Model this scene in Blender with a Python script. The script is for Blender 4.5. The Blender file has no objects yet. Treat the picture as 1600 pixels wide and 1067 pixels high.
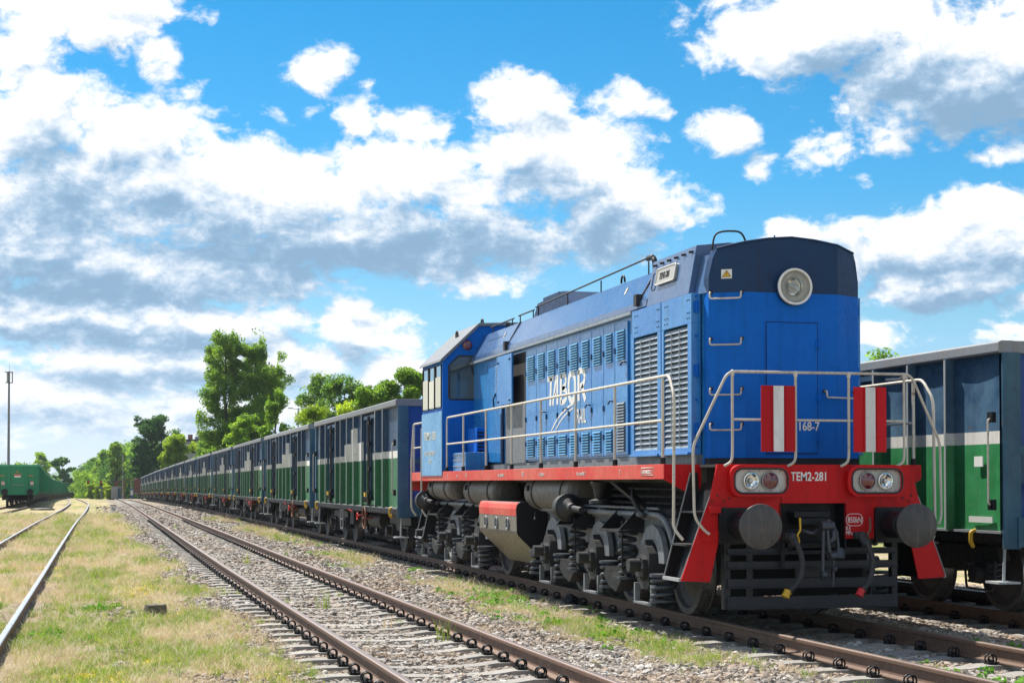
import bpy, bmesh, math, random
import numpy as np
from mathutils import Vector, Matrix, Euler
R = math.radians
PI = math.pi
# ------------------------------------------------------------------ camera
F = 2560.0; TH = math.atan(655 / F); H = 1.486; PITCH = R(1.3)
scene = bpy.context.scene
cd = bpy.data.cameras.new("camera"); cam = bpy.data.objects.new("camera", cd)
scene.collection.objects.link(cam); scene.camera = cam
cd.sensor_fit = 'HORIZONTAL'; cd.sensor_width = 36.0; cd.lens = 36.0 * F / 1600
cd.shift_y = 0.1021; cd.clip_start = 0.1; cd.clip_end = 20000
cam.location = (0, 0, H); cam.rotation_euler = (R(90) + PITCH, 0, -TH)
# ------------------------------------------------------------------ light
SUNV = Vector((-0.31, 0.62, 1.0)).normalized()          # towards the sun
sl = bpy.data.lights.new("sun", 'SUN'); sl.energy = 5.0; sl.angle = R(0.53); sl.color = (1.0, 0.95, 0.87)
so = bpy.data.objects.new("sun", sl); scene.collection.objects.link(so)
so.rotation_euler = SUNV.to_track_quat('Z', 'Y').to_euler()
SUN_EL = math.asin(SUNV.z); SUN_AZ = math.atan2(SUNV.x, SUNV.y)
scene.view_settings.view_transform = 'Standard'; scene.view_settings.look = 'None'
scene.view_settings.exposure = 0.82; scene.view_settings.gamma = 1
scene.view_settings.use_curve_mapping = False
scene.cycles.max_bounces = 6; scene.cycles.diffuse_bounces = 3; scene.cycles.glossy_bounces = 3
scene.cycles.transparent_max_bounces = 8; scene.cycles.transmission_bounces = 3
scene.cycles.use_denoising = True

# ------------------------------------------------------------------ node helper
class NT:
    def __init__(s, tree): s.t = tree; s.t.nodes.clear()
    def n(s, typ, **kw):
        nd = s.t.nodes.new(typ)
        for k, v in kw.items():
            if k.startswith('i_'):
                key = k[2:]
                nd.inputs[int(key) if key.isdigit() else key.replace('_', ' ')].default_value = v
            else: setattr(nd, k, v)
        return nd
    def l(s, a, b): s.t.links.new(a, b)
    def setin(s, sock, v):
        if isinstance(v, bpy.types.NodeSocket): s.l(v, sock)
        else: sock.default_value = v
    def math(s, op, a, b=None, c=None, clamp=False):
        nd = s.n('ShaderNodeMath', operation=op, use_clamp=clamp)
        s.setin(nd.inputs[0], a)
        if b is not None: s.setin(nd.inputs[1], b)
        if c is not None: s.setin(nd.inputs[2], c)
        return nd.outputs[0]
    def vmath(s, op, a, b=None, c=None, out=0):
        nd = s.n('ShaderNodeVectorMath', operation=op)
        s.setin(nd.inputs[0], a)
        if b is not None: s.setin(nd.inputs[1], b)
        if c is not None: s.setin(nd.inputs[2], c)
        return nd.outputs[out]
    def mr(s, v, a, b, c=0.0, d=1.0, smooth=False):
        nd = s.n('ShaderNodeMapRange'); nd.interpolation_type = 'SMOOTHSTEP' if smooth else 'LINEAR'
        s.setin(nd.inputs[0], v)
        for i, x in enumerate((a, b, c, d)): s.setin(nd.inputs[1 + i], x)
        return nd.outputs[0]
    def mix(s, f, a, b, blend='MIX'):
        nd = s.n('ShaderNodeMix', data_type='RGBA', blend_type=blend)
        s.setin(nd.inputs[0], f); s.setin(nd.inputs[6], a); s.setin(nd.inputs[7], b)
        return nd.outputs[2]
    def noise(s, vec, scale, detail=4, rough=.55, dist=0, dim='3D'):
        nd = s.n('ShaderNodeTexNoise', noise_dimensions=dim)
        if vec is not None: s.l(vec, nd.inputs['Vector'])
        nd.inputs['Scale'].default_value = scale; nd.inputs['Detail'].default_value = detail
        nd.inputs['Roughness'].default_value = rough; nd.inputs['Distortion'].default_value = dist
        return nd.outputs[0]
def c4(c): return (c[0], c[1], c[2], 1.0)

# ------------------------------------------------------------------ sky: Nishita + cumulus clouds in direction space
world = bpy.data.worlds.new("World"); scene.world = world; world.use_nodes = True
def px2ae(x, y):
    fx, fy, fz = F, x - 800, None
    CYp = 755 - F * math.tan(PITCH)
    f = Vector((math.sin(TH) * math.cos(PITCH), math.cos(TH) * math.cos(PITCH), math.sin(PITCH)))
    r = Vector((math.cos(TH), -math.sin(TH), 0)); u = r.cross(f)
    v = (f * F + r * (x - 800) + u * (CYp - y)).normalized()
    return math.degrees(math.atan2(v.x, v.y)), math.degrees(math.asin(v.z))
def build_world():
    g = NT(world.node_tree)
    out = g.n('ShaderNodeOutputWorld'); bg = g.n('ShaderNodeBackground')
    g.l(bg.outputs[0], out.inputs[0]); bg.inputs[1].default_value = 0.13
    sky = g.n('ShaderNodeTexSky', sky_type='NISHITA'); sky.sun_disc = False
    sky.sun_elevation = SUN_EL; sky.sun_rotation = SUN_AZ
    sky.air_density = 1.0; sky.dust_density = 0.25; sky.ozone_density = 2.5; sky.altitude = 200
    geo = g.n('ShaderNodeTexCoord'); vec = geo.outputs['Generated']
    sep = g.n('ShaderNodeSeparateXYZ'); g.l(vec, sep.inputs[0])
    az = g.math('MULTIPLY', g.math('ARCTAN2', sep.outputs[0], sep.outputs[1]), 57.29578)
    el = g.math('MULTIPLY', g.math('ARCSINE', sep.outputs[2]), 57.29578)
    cmb = g.n('ShaderNodeCombineXYZ'); g.l(az, cmb.inputs[0]); g.l(el, cmb.inputs[1])
    P = cmb.outputs[0]                                      # degrees
    blobs = BLOBS
    # density group -------------------------------------------------
    ng = bpy.data.node_groups.new("cloud_density", 'ShaderNodeTree')
    ng.interface.new_socket("P", in_out='INPUT', socket_type='NodeSocketVector')
    ng.interface.new_socket("D", in_out='OUTPUT', socket_type='NodeSocketFloat')
    q = NT(ng); gi = q.n('NodeGroupInput'); go = q.n('NodeGroupOutput')
    p = gi.outputs[0]
    wn = q.n('ShaderNodeTexNoise'); q.l(p, wn.inputs['Vector']); wn.inputs['Scale'].default_value = .35
    wn.inputs['Detail'].default_value = 2
    wv = q.vmath('MULTIPLY', q.vmath('SUBTRACT', wn.outputs['Color'], (.5, .5, .5)), (2.2, 1.3, 0))
    pw = q.vmath('ADD', p, wv)
    acc = None
    for (x, y, rx, ry, s) in blobs:
        a, e = px2ae(x, y)
        kx = F / 57.3 / rx; ky = F / 57.3 / ry
        v = q.vmath('MULTIPLY_ADD', pw, (kx, ky, 0), (-a * kx, -e * ky, 0))
        L = q.vmath('LENGTH', v, out=1)
        m = q.mr(L, 1.5, 0.3, 0.0, s)
        acc = m if acc is None else q.math('MAXIMUM' if s > 0 else 'ADD', acc, m)
    # broken cloud elsewhere in the sky dome
    oth = q.noise(pw, .05, 2)
    far = q.mr(q.vmath('LENGTH', q.vmath('MULTIPLY', q.vmath('SUBTRACT', p, (14.5, 6, 0)), (1, 1.25, 0)), out=1), 20, 30)
    acc = q.math('MAXIMUM', acc, q.math('MULTIPLY', far, q.mr(oth, .42, .6)))
    sx = q.n('ShaderNodeSeparateXYZ'); q.l(p, sx.inputs[0]); cx = q.n('ShaderNodeCombineXYZ'); q.l(sx.outputs[0], cx.inputs[0])
    q.l(q.math('MULTIPLY_ADD', q.math('POWER', 2.71828, q.math('MULTIPLY', q.math('MAXIMUM', sx.outputs[1], 0.0), -.22)), -6.0, q.math('MULTIPLY', sx.outputs[1], 1.3)), cx.inputs[1]); ps = cx.outputs[0]
    n1 = q.noise(ps, .55, 9, .60, .4)
    n2 = q.noise(ps, 2.2, 6, .6, .2)
    dn = q.math('MULTIPLY_ADD', n1, 1.6, q.math('MULTIPLY_ADD', n2, .52, -1.06))
    d = q.math('ADD', q.math('MULTIPLY_ADD', acc, 1.25, -.62), dn)
    q.l(d, go.inputs[0])
    def dens(vec):
        nd = g.n('ShaderNodeGroup'); nd.node_tree = ng; g.l(vec, nd.inputs[0]); return nd.outputs[0]
    d0 = dens(P)
    dA = dens(g.vmath('ADD', P, (-.28, .65, 0)))            # towards the sun
    alpha = g.mr(d0, -.08, .34, smooth=True)
    dC = dens(g.vmath('ADD', P, (-.55, 2.3, 0)))
    sat = lambda v, hi: g.mr(v, -.05, hi)
    up = g.math('ADD', g.math('MULTIPLY', sat(dA, 1.25), .42), g.math('MULTIPLY', sat(dC, 1.15), .80))
    det = g.math('SUBTRACT', d0, dA)
    # broad flat undersides
    wn = g.n('ShaderNodeTexNoise'); g.l(P, wn.inputs['Vector']); wn.inputs['Scale'].default_value = .45; wn.inputs['Detail'].default_value = 3
    pw = g.vmath('ADD', P, g.vmath('MULTIPLY', g.vmath('SUBTRACT', wn.outputs['Color'], (.5, .5, .5)), (2.4, 1.4, 0)))
    und = None
    for (x, y, rx, ry, s) in UNDER:
        a, e = px2ae(x, y); kx = F / 57.3 / rx; ky = F / 57.3 / ry
        L = g.vmath('LENGTH', g.vmath('MULTIPLY_ADD', pw, (kx, ky, 0), (-a * kx, -e * ky, 0)), out=1)
        m = g.mr(L, 1.6, .2, 0.0, s); und = m if und is None else g.math('MAXIMUM', und, m)
    shade = g.mr(g.math('ADD', g.math('MULTIPLY', und, .78), g.math('SUBTRACT', g.math('MULTIPLY', up, .48), g.math('MULTIPLY', det, .72))), .12, 1.0)
    rp = g.n('ShaderNodeValToRGB'); g.l(shade, rp.inputs[0]); e = rp.color_ramp.elements
    e[0].color = (4.9, 4.95, 5.0, 1); e[0].position = .02; e[1].color = (1.2, 1.95, 2.8, 1); e[1].position = 1
    for p_, c_ in ((.22, (4.3, 4.45, 4.65)), (.40, (3.3, 3.75, 4.25)), (.60, (2.15, 2.85, 3.65)), (.80, (1.45, 2.25, 3.15))): x_ = e.new(p_); x_.color = c4(c_)
    cl = rp.outputs[0]
    tr = g.n('ShaderNodeValToRGB'); g.l(g.math('DIVIDE', el, 18.0), tr.inputs[0]); e = tr.color_ramp.elements
    e[0].color = (.42, .46, .70, 1); e[0].position = 0; e[1].color = (.045, .41, .56, 1); e[1].position = 1
    for p_, c_ in ((.32, (.30, .47, .54)), (.57, (.13, .45, .58))): x_ = e.new(p_); x_.color = c4(c_)
    tint = g.mix(1.0, sky.outputs[0], tr.outputs[0], 'MULTIPLY')
    # the low band of the sky is paler, blue and cloud alike
    hz = g.mr(el, 5.0, -.5, 0.0, .75)
    col = g.mix(alpha, tint, cl)
    hzc = g.mix(g.math('MULTIPLY', hz, .5), col, (2.6, 3.35, 4.0, 1))
    g.l(hzc, bg.inputs[0])
    world.cycles.sampling_method = 'MANUAL'; world.cycles.sample_map_resolution = 512
# (x, y, rx, ry, strength) in photo pixels: where each bank stands in the sky
BLOBS = [
 (140, 15, 180, 75, 1), (40, 75, 90, 60, .8), (250, 90, 55, 60, .75), (300, 135, 45, 26, .62), (325, 42, 30, 20, .5),
 (60, 190, 130, 100, 1), (210, 215, 150, 85, 1), (60, 340, 220, 170, 1), (310, 290, 200, 110, 1), (450, 295, 190, 80, 1),
 (620, 275, 190, 70, 1), (570, 180, 60, 55, .8), (500, 110, 75, 40, .9), (650, 195, 80, 45, .8), (437, 178, 40, 22, .6), (500, 172, 45, 20, .55),
 (820, 170, 105, 65, 1), (870, 260, 165, 105, 1), (965, 335, 130, 90, 1), (600, 380, 420, 75, 1), (250, 430, 350, 80, 1),
 (750, 440, 110, 30, .8), (975, 155, 75, 45, .85), (1040, 175, 45, 28, .6),
 (1140, 205, 75, 50, .9), (1185, 260, 45, 40, .7), (1300, 235, 90, 45, .68), (1400, 215, 90, 45, .72), (1255, 275, 40, 25, .55), (1360, 285, 35, 16, .5),
 (1300, 40, 240, 90, 1), (1500, 110, 250, 120, 1), (1560, 240, 80, 24, .85),
 (1450, 375, 200, 70, 1), (1240, 365, 80, 28, .9), (1540, 350, 110, 60, 1), (1480, 445, 180, 60, .95), (1400, 525, 90, 40, .7), (1590, 520, 70, 35, .7),
 (200, 500, 400, 60, 1), (560, 520, 110, 55, 1), (300, 570, 420, 65, .96), (60, 630, 300, 80, .9), (330, 650, 420, 60, .82), (620, 590, 110, 45, .9), (-300, 300, 260, 300, .9), (1900, 300, 260, 260, .7),
]
UNDER = [
 (90, 310, 110, 90, .75), (270, 320, 110, 70, .6), (130, 450, 230, 45, .95), (420, 400, 260, 60, .95), (680, 385, 300, 50, 1.0), (930, 370, 120, 60, .8), (810, 300, 90, 60, .5), (860, 200, 60, 50, .35),
 (1380, 120, 150, 55, .8), (1540, 180, 150, 55, .95), (1430, 430, 170, 35, .9), (1330, 390, 90, 30, .5), (1540, 420, 100, 40, .7), (1500, 480, 120, 18, .7),
 (540, 560, 70, 20, .6), (560, 490, 90, 22, .4), (80, 520, 200, 22, .7), (330, 540, 170, 22, .6), (200, 590, 250, 18, .65), (420, 600, 200, 16, .5), (150, 655, 260, 16, .5), (1170, 255, 40, 20, .4), (200, 35, 60, 15, .3),
]
build_world()

# ------------------------------------------------------------------ collections, tags, builders
COL = scene.collection
def tag(o, label=None, cat=None, group=None, kind=None):
    if label: o['label'] = label
    if cat: o['category'] = cat
    if group: o['group'] = group
    if kind: o['kind'] = kind
    return o
def empty(name, loc, rz=0, **kw):
    o = bpy.data.objects.new(name, None); COL.objects.link(o)
    o.location = loc; o.rotation_euler = (0, 0, rz); o.empty_display_size = .3
    return tag(o, **kw)
OFF = Vector((0, 0, 0))
class MB:
    def __init__(s): s.v = []; s.f = []; s.m = []; s.s = []
    def add(s, vs, fs, mi=0, sm=False):
        b = len(s.v); s.v += [tuple(v) for v in vs]
        for f in fs:
            s.f.append(tuple(b + i for i in f)); s.m.append(mi); s.s.append(sm)
        return s
    def box(s, x0, x1, y0, y1, z0, z1, mi=0):
        if x0 > x1: x0, x1 = x1, x0
        if y0 > y1: y0, y1 = y1, y0
        v = [(x0,y0,z0),(x1,y0,z0),(x1,y1,z0),(x0,y1,z0),(x0,y0,z1),(x1,y0,z1),(x1,y1,z1),(x0,y1,z1)]
        return s.add(v, [(0,3,2,1),(4,5,6,7),(0,1,5,4),(1,2,6,5),(2,3,7,6),(3,0,4,7)], mi)
    def hexa(s, b, t, mi=0):   # four bottom corners, four top corners
        return s.add(list(b) + list(t), [(0,3,2,1),(4,5,6,7),(0,1,5,4),(1,2,6,5),(2,3,7,6),(3,0,4,7)], mi)
    def prism(s, poly, axis, lo, hi, mi=0, sm=False):
        n = len(poly)
        def P(p, h):
            if axis == 'x': return (h, p[0], p[1])
            if axis == 'y': return (p[0], h, p[1])
            return (p[0], p[1], h)
        v = [P(p, lo) for p in poly] + [P(p, hi) for p in poly]
        s.add(v, [tuple(range(n))[::-1], tuple(range(n, 2 * n))], mi)
        return s.add(v, [(i, (i+1) % n, n + (i+1) % n, n + i) for i in range(n)], mi, sm)
    def cyl(s, p0, p1, r, n=12, mi=0, r2=None, caps=True):
        p0 = Vector(p0); p1 = Vector(p1); d = (p1 - p0).normalized()
        a = d.orthogonal().normalized(); b = d.cross(a); r2 = r if r2 is None else r2
        v = []
        for (p, rr) in ((p0, r), (p1, r2)):
            for i in range(n):
                t = 2 * PI * i / n; v.append(p + (a * math.cos(t) + b * math.sin(t)) * rr)
        s.add(v, [(i, (i+1) % n, n + (i+1) % n, n + i) for i in range(n)], mi, True)
        if caps: s.add(v, [tuple(range(n))[::-1], tuple(range(n, 2 * n))], mi)
        return s
    def lathe(s, c, d, prof, n=20, mi=0, mis=None):   # prof: (radius, height along d)
        c = Vector(c); d = Vector(d).normalized(); a = d.orthogonal().normalized(); b = d.cross(a); v = []
        for (r, h) in prof:
            for i in range(n):
                t = 2 * PI * i / n; v.append(c + d * h + (a * math.cos(t) + b * math.sin(t)) * max(r, 1e-4))
        for k in range(len(prof) - 1):
            s.add(v[k*n:(k+2)*n], [(i, (i+1) % n, n + (i+1) % n, n + i) for i in range(n)], mis[k] if mis else mi, True)
        return s
    def tube(s, pts, r, n=8, mi=0, closed=False):
        pts = [Vector(p) for p in pts]; m = len(pts); v = []; nrm = None
        for i, p in enumerate(pts):
            if closed: t = (pts[(i+1) % m] - pts[i-1]).normalized()
            else: t = (pts[min(i+1, m-1)] - pts[max(i-1, 0)]).normalized()
            if nrm is None: nrm = t.orthogonal().normalized()
            nrm = (nrm - t * nrm.dot(t)).normalized(); b = t.cross(nrm)
            for k in range(n):
                a = 2 * PI * k / n; v.append(p + (nrm * math.cos(a) + b * math.sin(a)) * r)
        fs = []
        for i in range(m if closed else m - 1):
            j = (i + 1) % m
            for k in range(n): fs.append((i*n + k, i*n + (k+1) % n, j*n + (k+1) % n, j*n + k))
        s.add(v, fs, mi, True)
        if not closed: s.add(v, [tuple(range(n))[::-1], tuple(range((m-1)*n, m*n))], mi)
        return s
    def sphere(s, c, r, n=10, mi=0, sz=1):
        pr = [(r * math.sin(PI * i / n), -r * sz * math.cos(PI * i / n)) for i in range(n + 1)]
        return s.lathe(c, (0, 0, 1), pr, n * 2, mi)
    def build(s, name, mats, parent=None, off=None, bevel=0, loc=None):
        o3 = OFF if off is None else Vector(off)
        me = bpy.data.meshes.new(name)
        me.from_pydata([(v[0] - o3.x, v[1] - o3.y, v[2] - o3.z) for v in s.v], [], s.f)
        if not isinstance(mats, (list, tuple)): mats = [mats]
        for m in mats: me.materials.append(m)
        me.polygons.foreach_set('material_index', s.m); me.polygons.foreach_set('use_smooth', s.s)
        bm = bmesh.new(); bm.from_mesh(me)
        bmesh.ops.recalc_face_normals(bm, faces=bm.faces); bm.to_mesh(me); bm.free()
        o = bpy.data.objects.new(name, me); COL.objects.link(o)
        if parent: o.parent = parent
        elif off is not None: o.location = o3
        if loc: o.location = loc
        if bevel:
            md = o.modifiers.new('bevel', 'BEVEL'); md.width = bevel; md.segments = 2; md.limit_method = 'ANGLE'
            md.angle_limit = R(35); md.harden_normals = False
        return o
def arc(cx, cy, r, a0, a1, n): return [(cx + r * math.cos(R(a0 + (a1 - a0) * i / n)), cy + r * math.sin(R(a0 + (a1 - a0) * i / n))) for i in range(n + 1)]
def rrect(x0, x1, y0, y1, r, n=4):
    return (arc(x1 - r, y1 - r, r, 0, 90, n) + arc(x0 + r, y1 - r, r, 90, 180, n) + arc(x0 + r, y0 + r, r, 180, 270, n) + arc(x1 - r, y0 + r, r, 270, 360, n))
def smooth_path(pts, r=.06, n=4):
    pts = [Vector(p) for p in pts]; out = [pts[0]]
    for i in range(1, len(pts) - 1):
        a, b, c = pts[i-1], pts[i], pts[i+1]
        ra = min(r, (a-b).length * .45); rc = min(r, (c-b).length * .45)
        p = b + (a-b).normalized() * ra; q = b + (c-b).normalized() * rc
        for k in range(n + 1):
            t = k / n; out.append(p * (1-t)**2 + b * 2 * t * (1-t) + q * t * t)
    out.append(pts[-1]); return out
def txt(name, body, size, mat, parent, pos, ax, up, xs=1.0, bold=0.0, off=None, label=None, align='LEFT', ext=.0015):
    """flat lettering: pos = lower-left point, ax = reading direction, up = up direction"""
    o3 = OFF if off is None else Vector(off)
    cu = bpy.data.curves.new(name, 'FONT'); cu.body = body; cu.size = size; cu.offset = bold; cu.extrude = ext; cu.resolution_u = 3
    cu.align_x = align
    tmp = bpy.data.objects.new(name, cu); COL.objects.link(tmp)
    dg = bpy.context.evaluated_depsgraph_get(); me = bpy.data.meshes.new_from_object(tmp.evaluated_get(dg))
    bpy.data.objects.remove(tmp); bpy.data.curves.remove(cu)
    ax = Vector(ax).normalized(); up = Vector(up).normalized(); nz = ax.cross(up)
    M = Matrix(((ax.x * xs, up.x, nz.x, pos[0] - o3.x), (ax.y * xs, up.y, nz.y, pos[1] - o3.y), (ax.z * xs, up.z, nz.z, pos[2] - o3.z), (0, 0, 0, 1)))
    me.transform(M); me.materials.clear(); me.materials.append(mat); me.name = name
    o = bpy.data.objects.new(name, me); COL.objects.link(o); o.parent = parent
    if label: o['label'] = label
    return o
def kids(o): return [c for c in o.children]
def copy_tree(o, parent=None):
    c = o.copy(); COL.objects.link(c)
    if parent is not None: c.parent = parent
    for ch in kids(o): copy_tree(ch, c)
    return c

# ------------------------------------------------------------------ materials
MATS = {}
def newmat(name):
    m = bpy.data.materials.new(name); m.use_nodes = True; g = NT(m.node_tree)
    out = g.n('ShaderNodeOutputMaterial'); b = g.n('ShaderNodeBsdfPrincipled'); g.l(b.outputs[0], out.inputs[0])
    MATS[name] = m
    return m, g, b, out
def paint(name, col, rough=.45, dirt=.35, dcol=(.07, .06, .05), rust=.0, fade=None, fadeamt=.3, bump=.15, metal=0., spec=.5, streak=1.0, coat=0., dent=0., var=None):
    m, g, b, out = newmat(name)
    if var is None: var = .02 if name.startswith('loco') else .16
    tc = g.n('ShaderNodeTexCoord').outputs['Object']
    oi = g.n('ShaderNodeObjectInfo').outputs['Random']
    tcr = g.vmath('ADD', tc, g.vmath('SCALE', (13., 7., 3.), None)) if False else tc
    cmb = g.n('ShaderNodeCombineXYZ'); g.l(g.math('MULTIPLY', oi, 37.0), cmb.inputs[0]); g.l(g.math('MULTIPLY', oi, 11.0), cmb.inputs[2])
    tcr = g.vmath('ADD', tc, cmb.outputs[0])
    big = g.noise(tcr, 1.3, 4, .6)
    fine = g.noise(tcr, 14, 5, .65)
    sv = g.vmath('MULTIPLY', tcr, (9, 9, .8)); st = g.noise(sv, 1.6, 5, .7)
    c = c4(col)
    if fade: c = g.mix(g.mr(big, .4, .7, 0, fadeamt), c, c4(fade))
    else: c = g.mix(g.mr(big, .35, .7, 0, .25), c, c4([x * .8 for x in col]))
    c = g.mix(g.math('MULTIPLY', g.mr(st, .48, .74), dirt * .8 * streak), c, c4(dcol))
    c = g.mix(g.math('MULTIPLY', g.mr(fine, .56, .72), dirt * .7), c, c4(dcol))
    if rust:
        rn = g.noise(tcr, 6.5, 8, .75)
        c = g.mix(g.mr(rn, .66 - rust * .2, .72 - rust * .2), c, g.mix(fine, (.10, .035, .015, 1), (.22, .09, .035, 1)))
    hv = g.n('ShaderNodeHueSaturation'); g.l(c, hv.inputs['Color']); g.l(g.mr(oi, 0, 1, 1 - var, 1 + var), hv.inputs['Value']); g.l(hv.outputs[0], b.inputs['Base Color'])
    g.l(g.mr(fine, .3, .7, rough - .1, rough + .2), b.inputs['Roughness'])
    b.inputs['Metallic'].default_value = metal; b.inputs['Specular IOR Level'].default_value = spec
    if coat: b.inputs['Coat Weight'].default_value = coat; b.inputs['Coat Roughness'].default_value = .12
    bm_ = g.n('ShaderNodeBump'); bm_.inputs['Strength'].default_value = bump; bm_.inputs['Distance'].default_value = .01
    h = fine
    if dent:
        h = g.math('MULTIPLY_ADD', g.noise(tcr, 2.3, 2, .4), dent, fine)
    g.l(h, bm_.inputs['Height']); g.l(bm_.outputs[0], b.inputs['Normal'])
    return m
M = {}
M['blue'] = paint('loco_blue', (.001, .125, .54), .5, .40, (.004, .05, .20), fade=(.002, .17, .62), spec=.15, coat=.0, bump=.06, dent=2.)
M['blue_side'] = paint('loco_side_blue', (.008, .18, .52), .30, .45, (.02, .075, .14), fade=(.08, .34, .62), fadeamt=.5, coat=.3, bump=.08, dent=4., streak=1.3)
M['navy'] = paint('loco_navy', (.003, .03, .095), .45, .5, (.02, .022, .035), fade=(.006, .05, .14), rust=.02, spec=.3, coat=.05, bump=.1, dent=1.5)
M['roofblue'] = paint('loco_roof_blue', (.035, .10, .24), .33, .45, (.12, .11, .10), fade=(.12, .2, .34), coat=.5, bump=.1, dent=5.)
M['louvre'] = paint('louvre_metal', (.26, .31, .36), .45, .6, (.05, .05, .05), bump=.1)
M['red'] = paint('loco_red', (.52, .004, .006), .45, .4, (.10, .006, .008), fade=(.62, .015, .012), spec=.22, coat=.0, bump=.08, dent=1.)
M['redfade'] = paint('loco_faded_red', (.62, .035, .02), .5, .5, (.18, .07, .05), fade=(.62, .16, .10), fadeamt=.6, bump=.1)
M['signred'] = paint('sign_red', (.48, .002, .008), .4, .08, (.2, .01, .01), spec=.22, coat=.0, bump=.03)
M['white'] = paint('white_paint', (.72, .71, .68), .45, .35, (.25, .2, .13), rust=.06, bump=.1)
M['railpaint'] = paint('handrail_paint', (.60, .55, .46), .5, .6, (.20, .14, .08), rust=.25, bump=.2)
M['orangerust'] = paint('rusty_orange', (.38, .15, .03), .7, .5, (.08, .05, .03), rust=.2)
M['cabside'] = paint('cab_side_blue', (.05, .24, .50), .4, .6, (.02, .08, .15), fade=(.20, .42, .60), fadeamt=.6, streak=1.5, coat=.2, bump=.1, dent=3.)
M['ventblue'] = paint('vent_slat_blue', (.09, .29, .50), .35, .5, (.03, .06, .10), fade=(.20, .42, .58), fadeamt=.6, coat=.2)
M['b_navy'] = paint('sunlit_worn_navy', (.012, .055, .12), .45, .5, (.04, .04, .04), fade=(.10, .20, .30), fadeamt=.9, rust=.10, bump=.1, dent=7.)  # rust and dirt are wear; the pale patches put sunlight into the navy
M['b_green'] = paint('sunlit_worn_green', (.012, .17, .045), .42, .45, (.03, .06, .03), fade=(.05, .30, .11), fadeamt=.8, rust=.06, bump=.1, dent=7.)  # green lightened in patches as if sunlit, over real rust and dirt
M['guard'] = paint('guard_steel', (.015, .017, .022), .45, .4, (.05, .04, .03), spec=.4)
M['disc'] = paint('buffer_disc', (.020, .020, .022), .35, .8, (.13, .10, .08), fade=(.08, .075, .07), fadeamt=.7, rust=.10, bump=.25)
M['black'] = paint('black_steel', (.006, .007, .009), .45, .4, (.025, .02, .018), spec=.35, bump=.2)
M['under'] = paint('underframe_steel', (.020, .021, .023), .55, .7, (.035, .024, .016), bump=.3)
M['undergrey'] = paint('bogie_grey', (.17, .18, .19), .5, .7, (.05, .04, .03), bump=.25)
M['spring'] = paint('spring_steel', (.05, .057, .07), .35, .4, (.03, .025, .02), bump=.1)
M['wheel'] = paint('wheel_steel', (.05, .045, .045), .5, .6, (.025, .02, .016), bump=.2)
M['tyre'] = paint('wheel_tread', (.35, .34, .33), .28, .3, (.08, .06, .05), metal=.9)
M['tank'] = paint('air_tank_grey', (.13, .12, .105), .5, .6, (.05, .04, .03), bump=.2)
M['tanklight'] = paint('fuel_tank_metal', (.22, .20, .16), .38, .7, (.06, .05, .035), metal=.25, bump=.15, dent=2.)
M['glassbez'] = paint('lamp_reflector_white', (.62, .60, .54), .4, .25, (.2, .17, .12))
M['yellow'] = paint('handle_yellow', (.65, .38, .02), .45, .3, bump=.1)
M['conc'] = paint('concrete', (.29, .27, .24), .85, .8, (.13, .10, .075), streak=.2, bump=.5)
M['rubber'] = paint('rubber', (.022, .022, .025), .6, .5, (.08, .07, .06), bump=.1)
M['gw_navy'] = paint('wagon_navy', (.008, .042, .105), .5, .5, (.03, .03, .03), fade=(.025, .075, .14), fadeamt=.6, rust=.06, bump=.1, dent=4.)
M['gw_blue'] = paint('wagon_blue', (.012, .065, .115), .5, .45, (.05, .045, .04), fade=(.05, .15, .21), fadeamt=.6, rust=.13, bump=.1, dent=4.)
M['gw_endblue'] = paint('wagon_end_blue', (.005, .05, .24), .4, .3, (.03, .04, .06), bump=.1, dent=2.)
M['gw_white'] = paint('wagon_white', (.70, .69, .64), .5, .6, (.30, .25, .18), rust=.04, bump=.1, dent=4.)
M['gw_green'] = paint('wagon_green', (.007, .105, .032), .45, .5, (.025, .04, .025), fade=(.02, .155, .055), fadeamt=.7, rust=.06, bump=.1, dent=4.)
M['gw_rail'] = paint('wagon_top_rail', (.19, .21, .23), .55, .6, (.2, .12, .06), rust=.22, bump=.2)
M['gw_steel'] = paint('wagon_bare_steel', (.36, .38, .38), .45, .5, (.15, .12, .09), rust=.1, bump=.2)
M['fw_green'] = paint('freight_green', (.008, .22, .10), .5, .3, (.03, .07, .03), fade=(.02, .22, .10), rust=.03)
M['fw_green2'] = paint('freight_green_top', (.04, .30, .16), .5, .3, (.05, .07, .03), rust=.03)
M['rustbrown'] = paint('rusty_brown', (.16, .06, .035), .7, .6, (.05, .02, .015), rust=.3, bump=.3)
M['railside'] = paint('rail_rust', (.15, .085, .055), .6, .5, (.06, .035, .022), bump=.3)
M['orange'] = paint('orange_mark', (.65, .22, .02), .5, .2)
M['tarp'] = paint('grey_render', (.33, .33, .32), .8, .4, bump=.2)
M['brick'] = paint('old_brick', (.28, .12, .08), .85, .5, bump=.4)
M['stone'] = paint('stone_block', (.15, .13, .10), .9, .6, (.05, .04, .03), streak=.2, bump=1.0)
M['darkstone'] = paint('dark_stone', (.025, .027, .033), .8, .4, (.01, .01, .01), streak=.2, bump=.8)
def simple(name, col, rough=.5, metal=0., **kw):
    m, g, b, out = newmat(name); b.inputs['Base Color'].default_value = c4(col)
    b.inputs['Roughness'].default_value = rough; b.inputs['Metallic'].default_value = metal
    for k, v in kw.items(): b.inputs[k.replace('_', ' ')].default_value = v
    return m
M['letter'] = simple('lettering_white', (.75, .74, .70), .55)
M['letterfade'] = simple('lettering_faded', (.55, .56, .52), .6)
M['lettercream'] = simple('lettering_cream', (.62, .58, .46), .6)
M['letterred'] = simple('lettering_red', (.6, .02, .02), .6)
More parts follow.
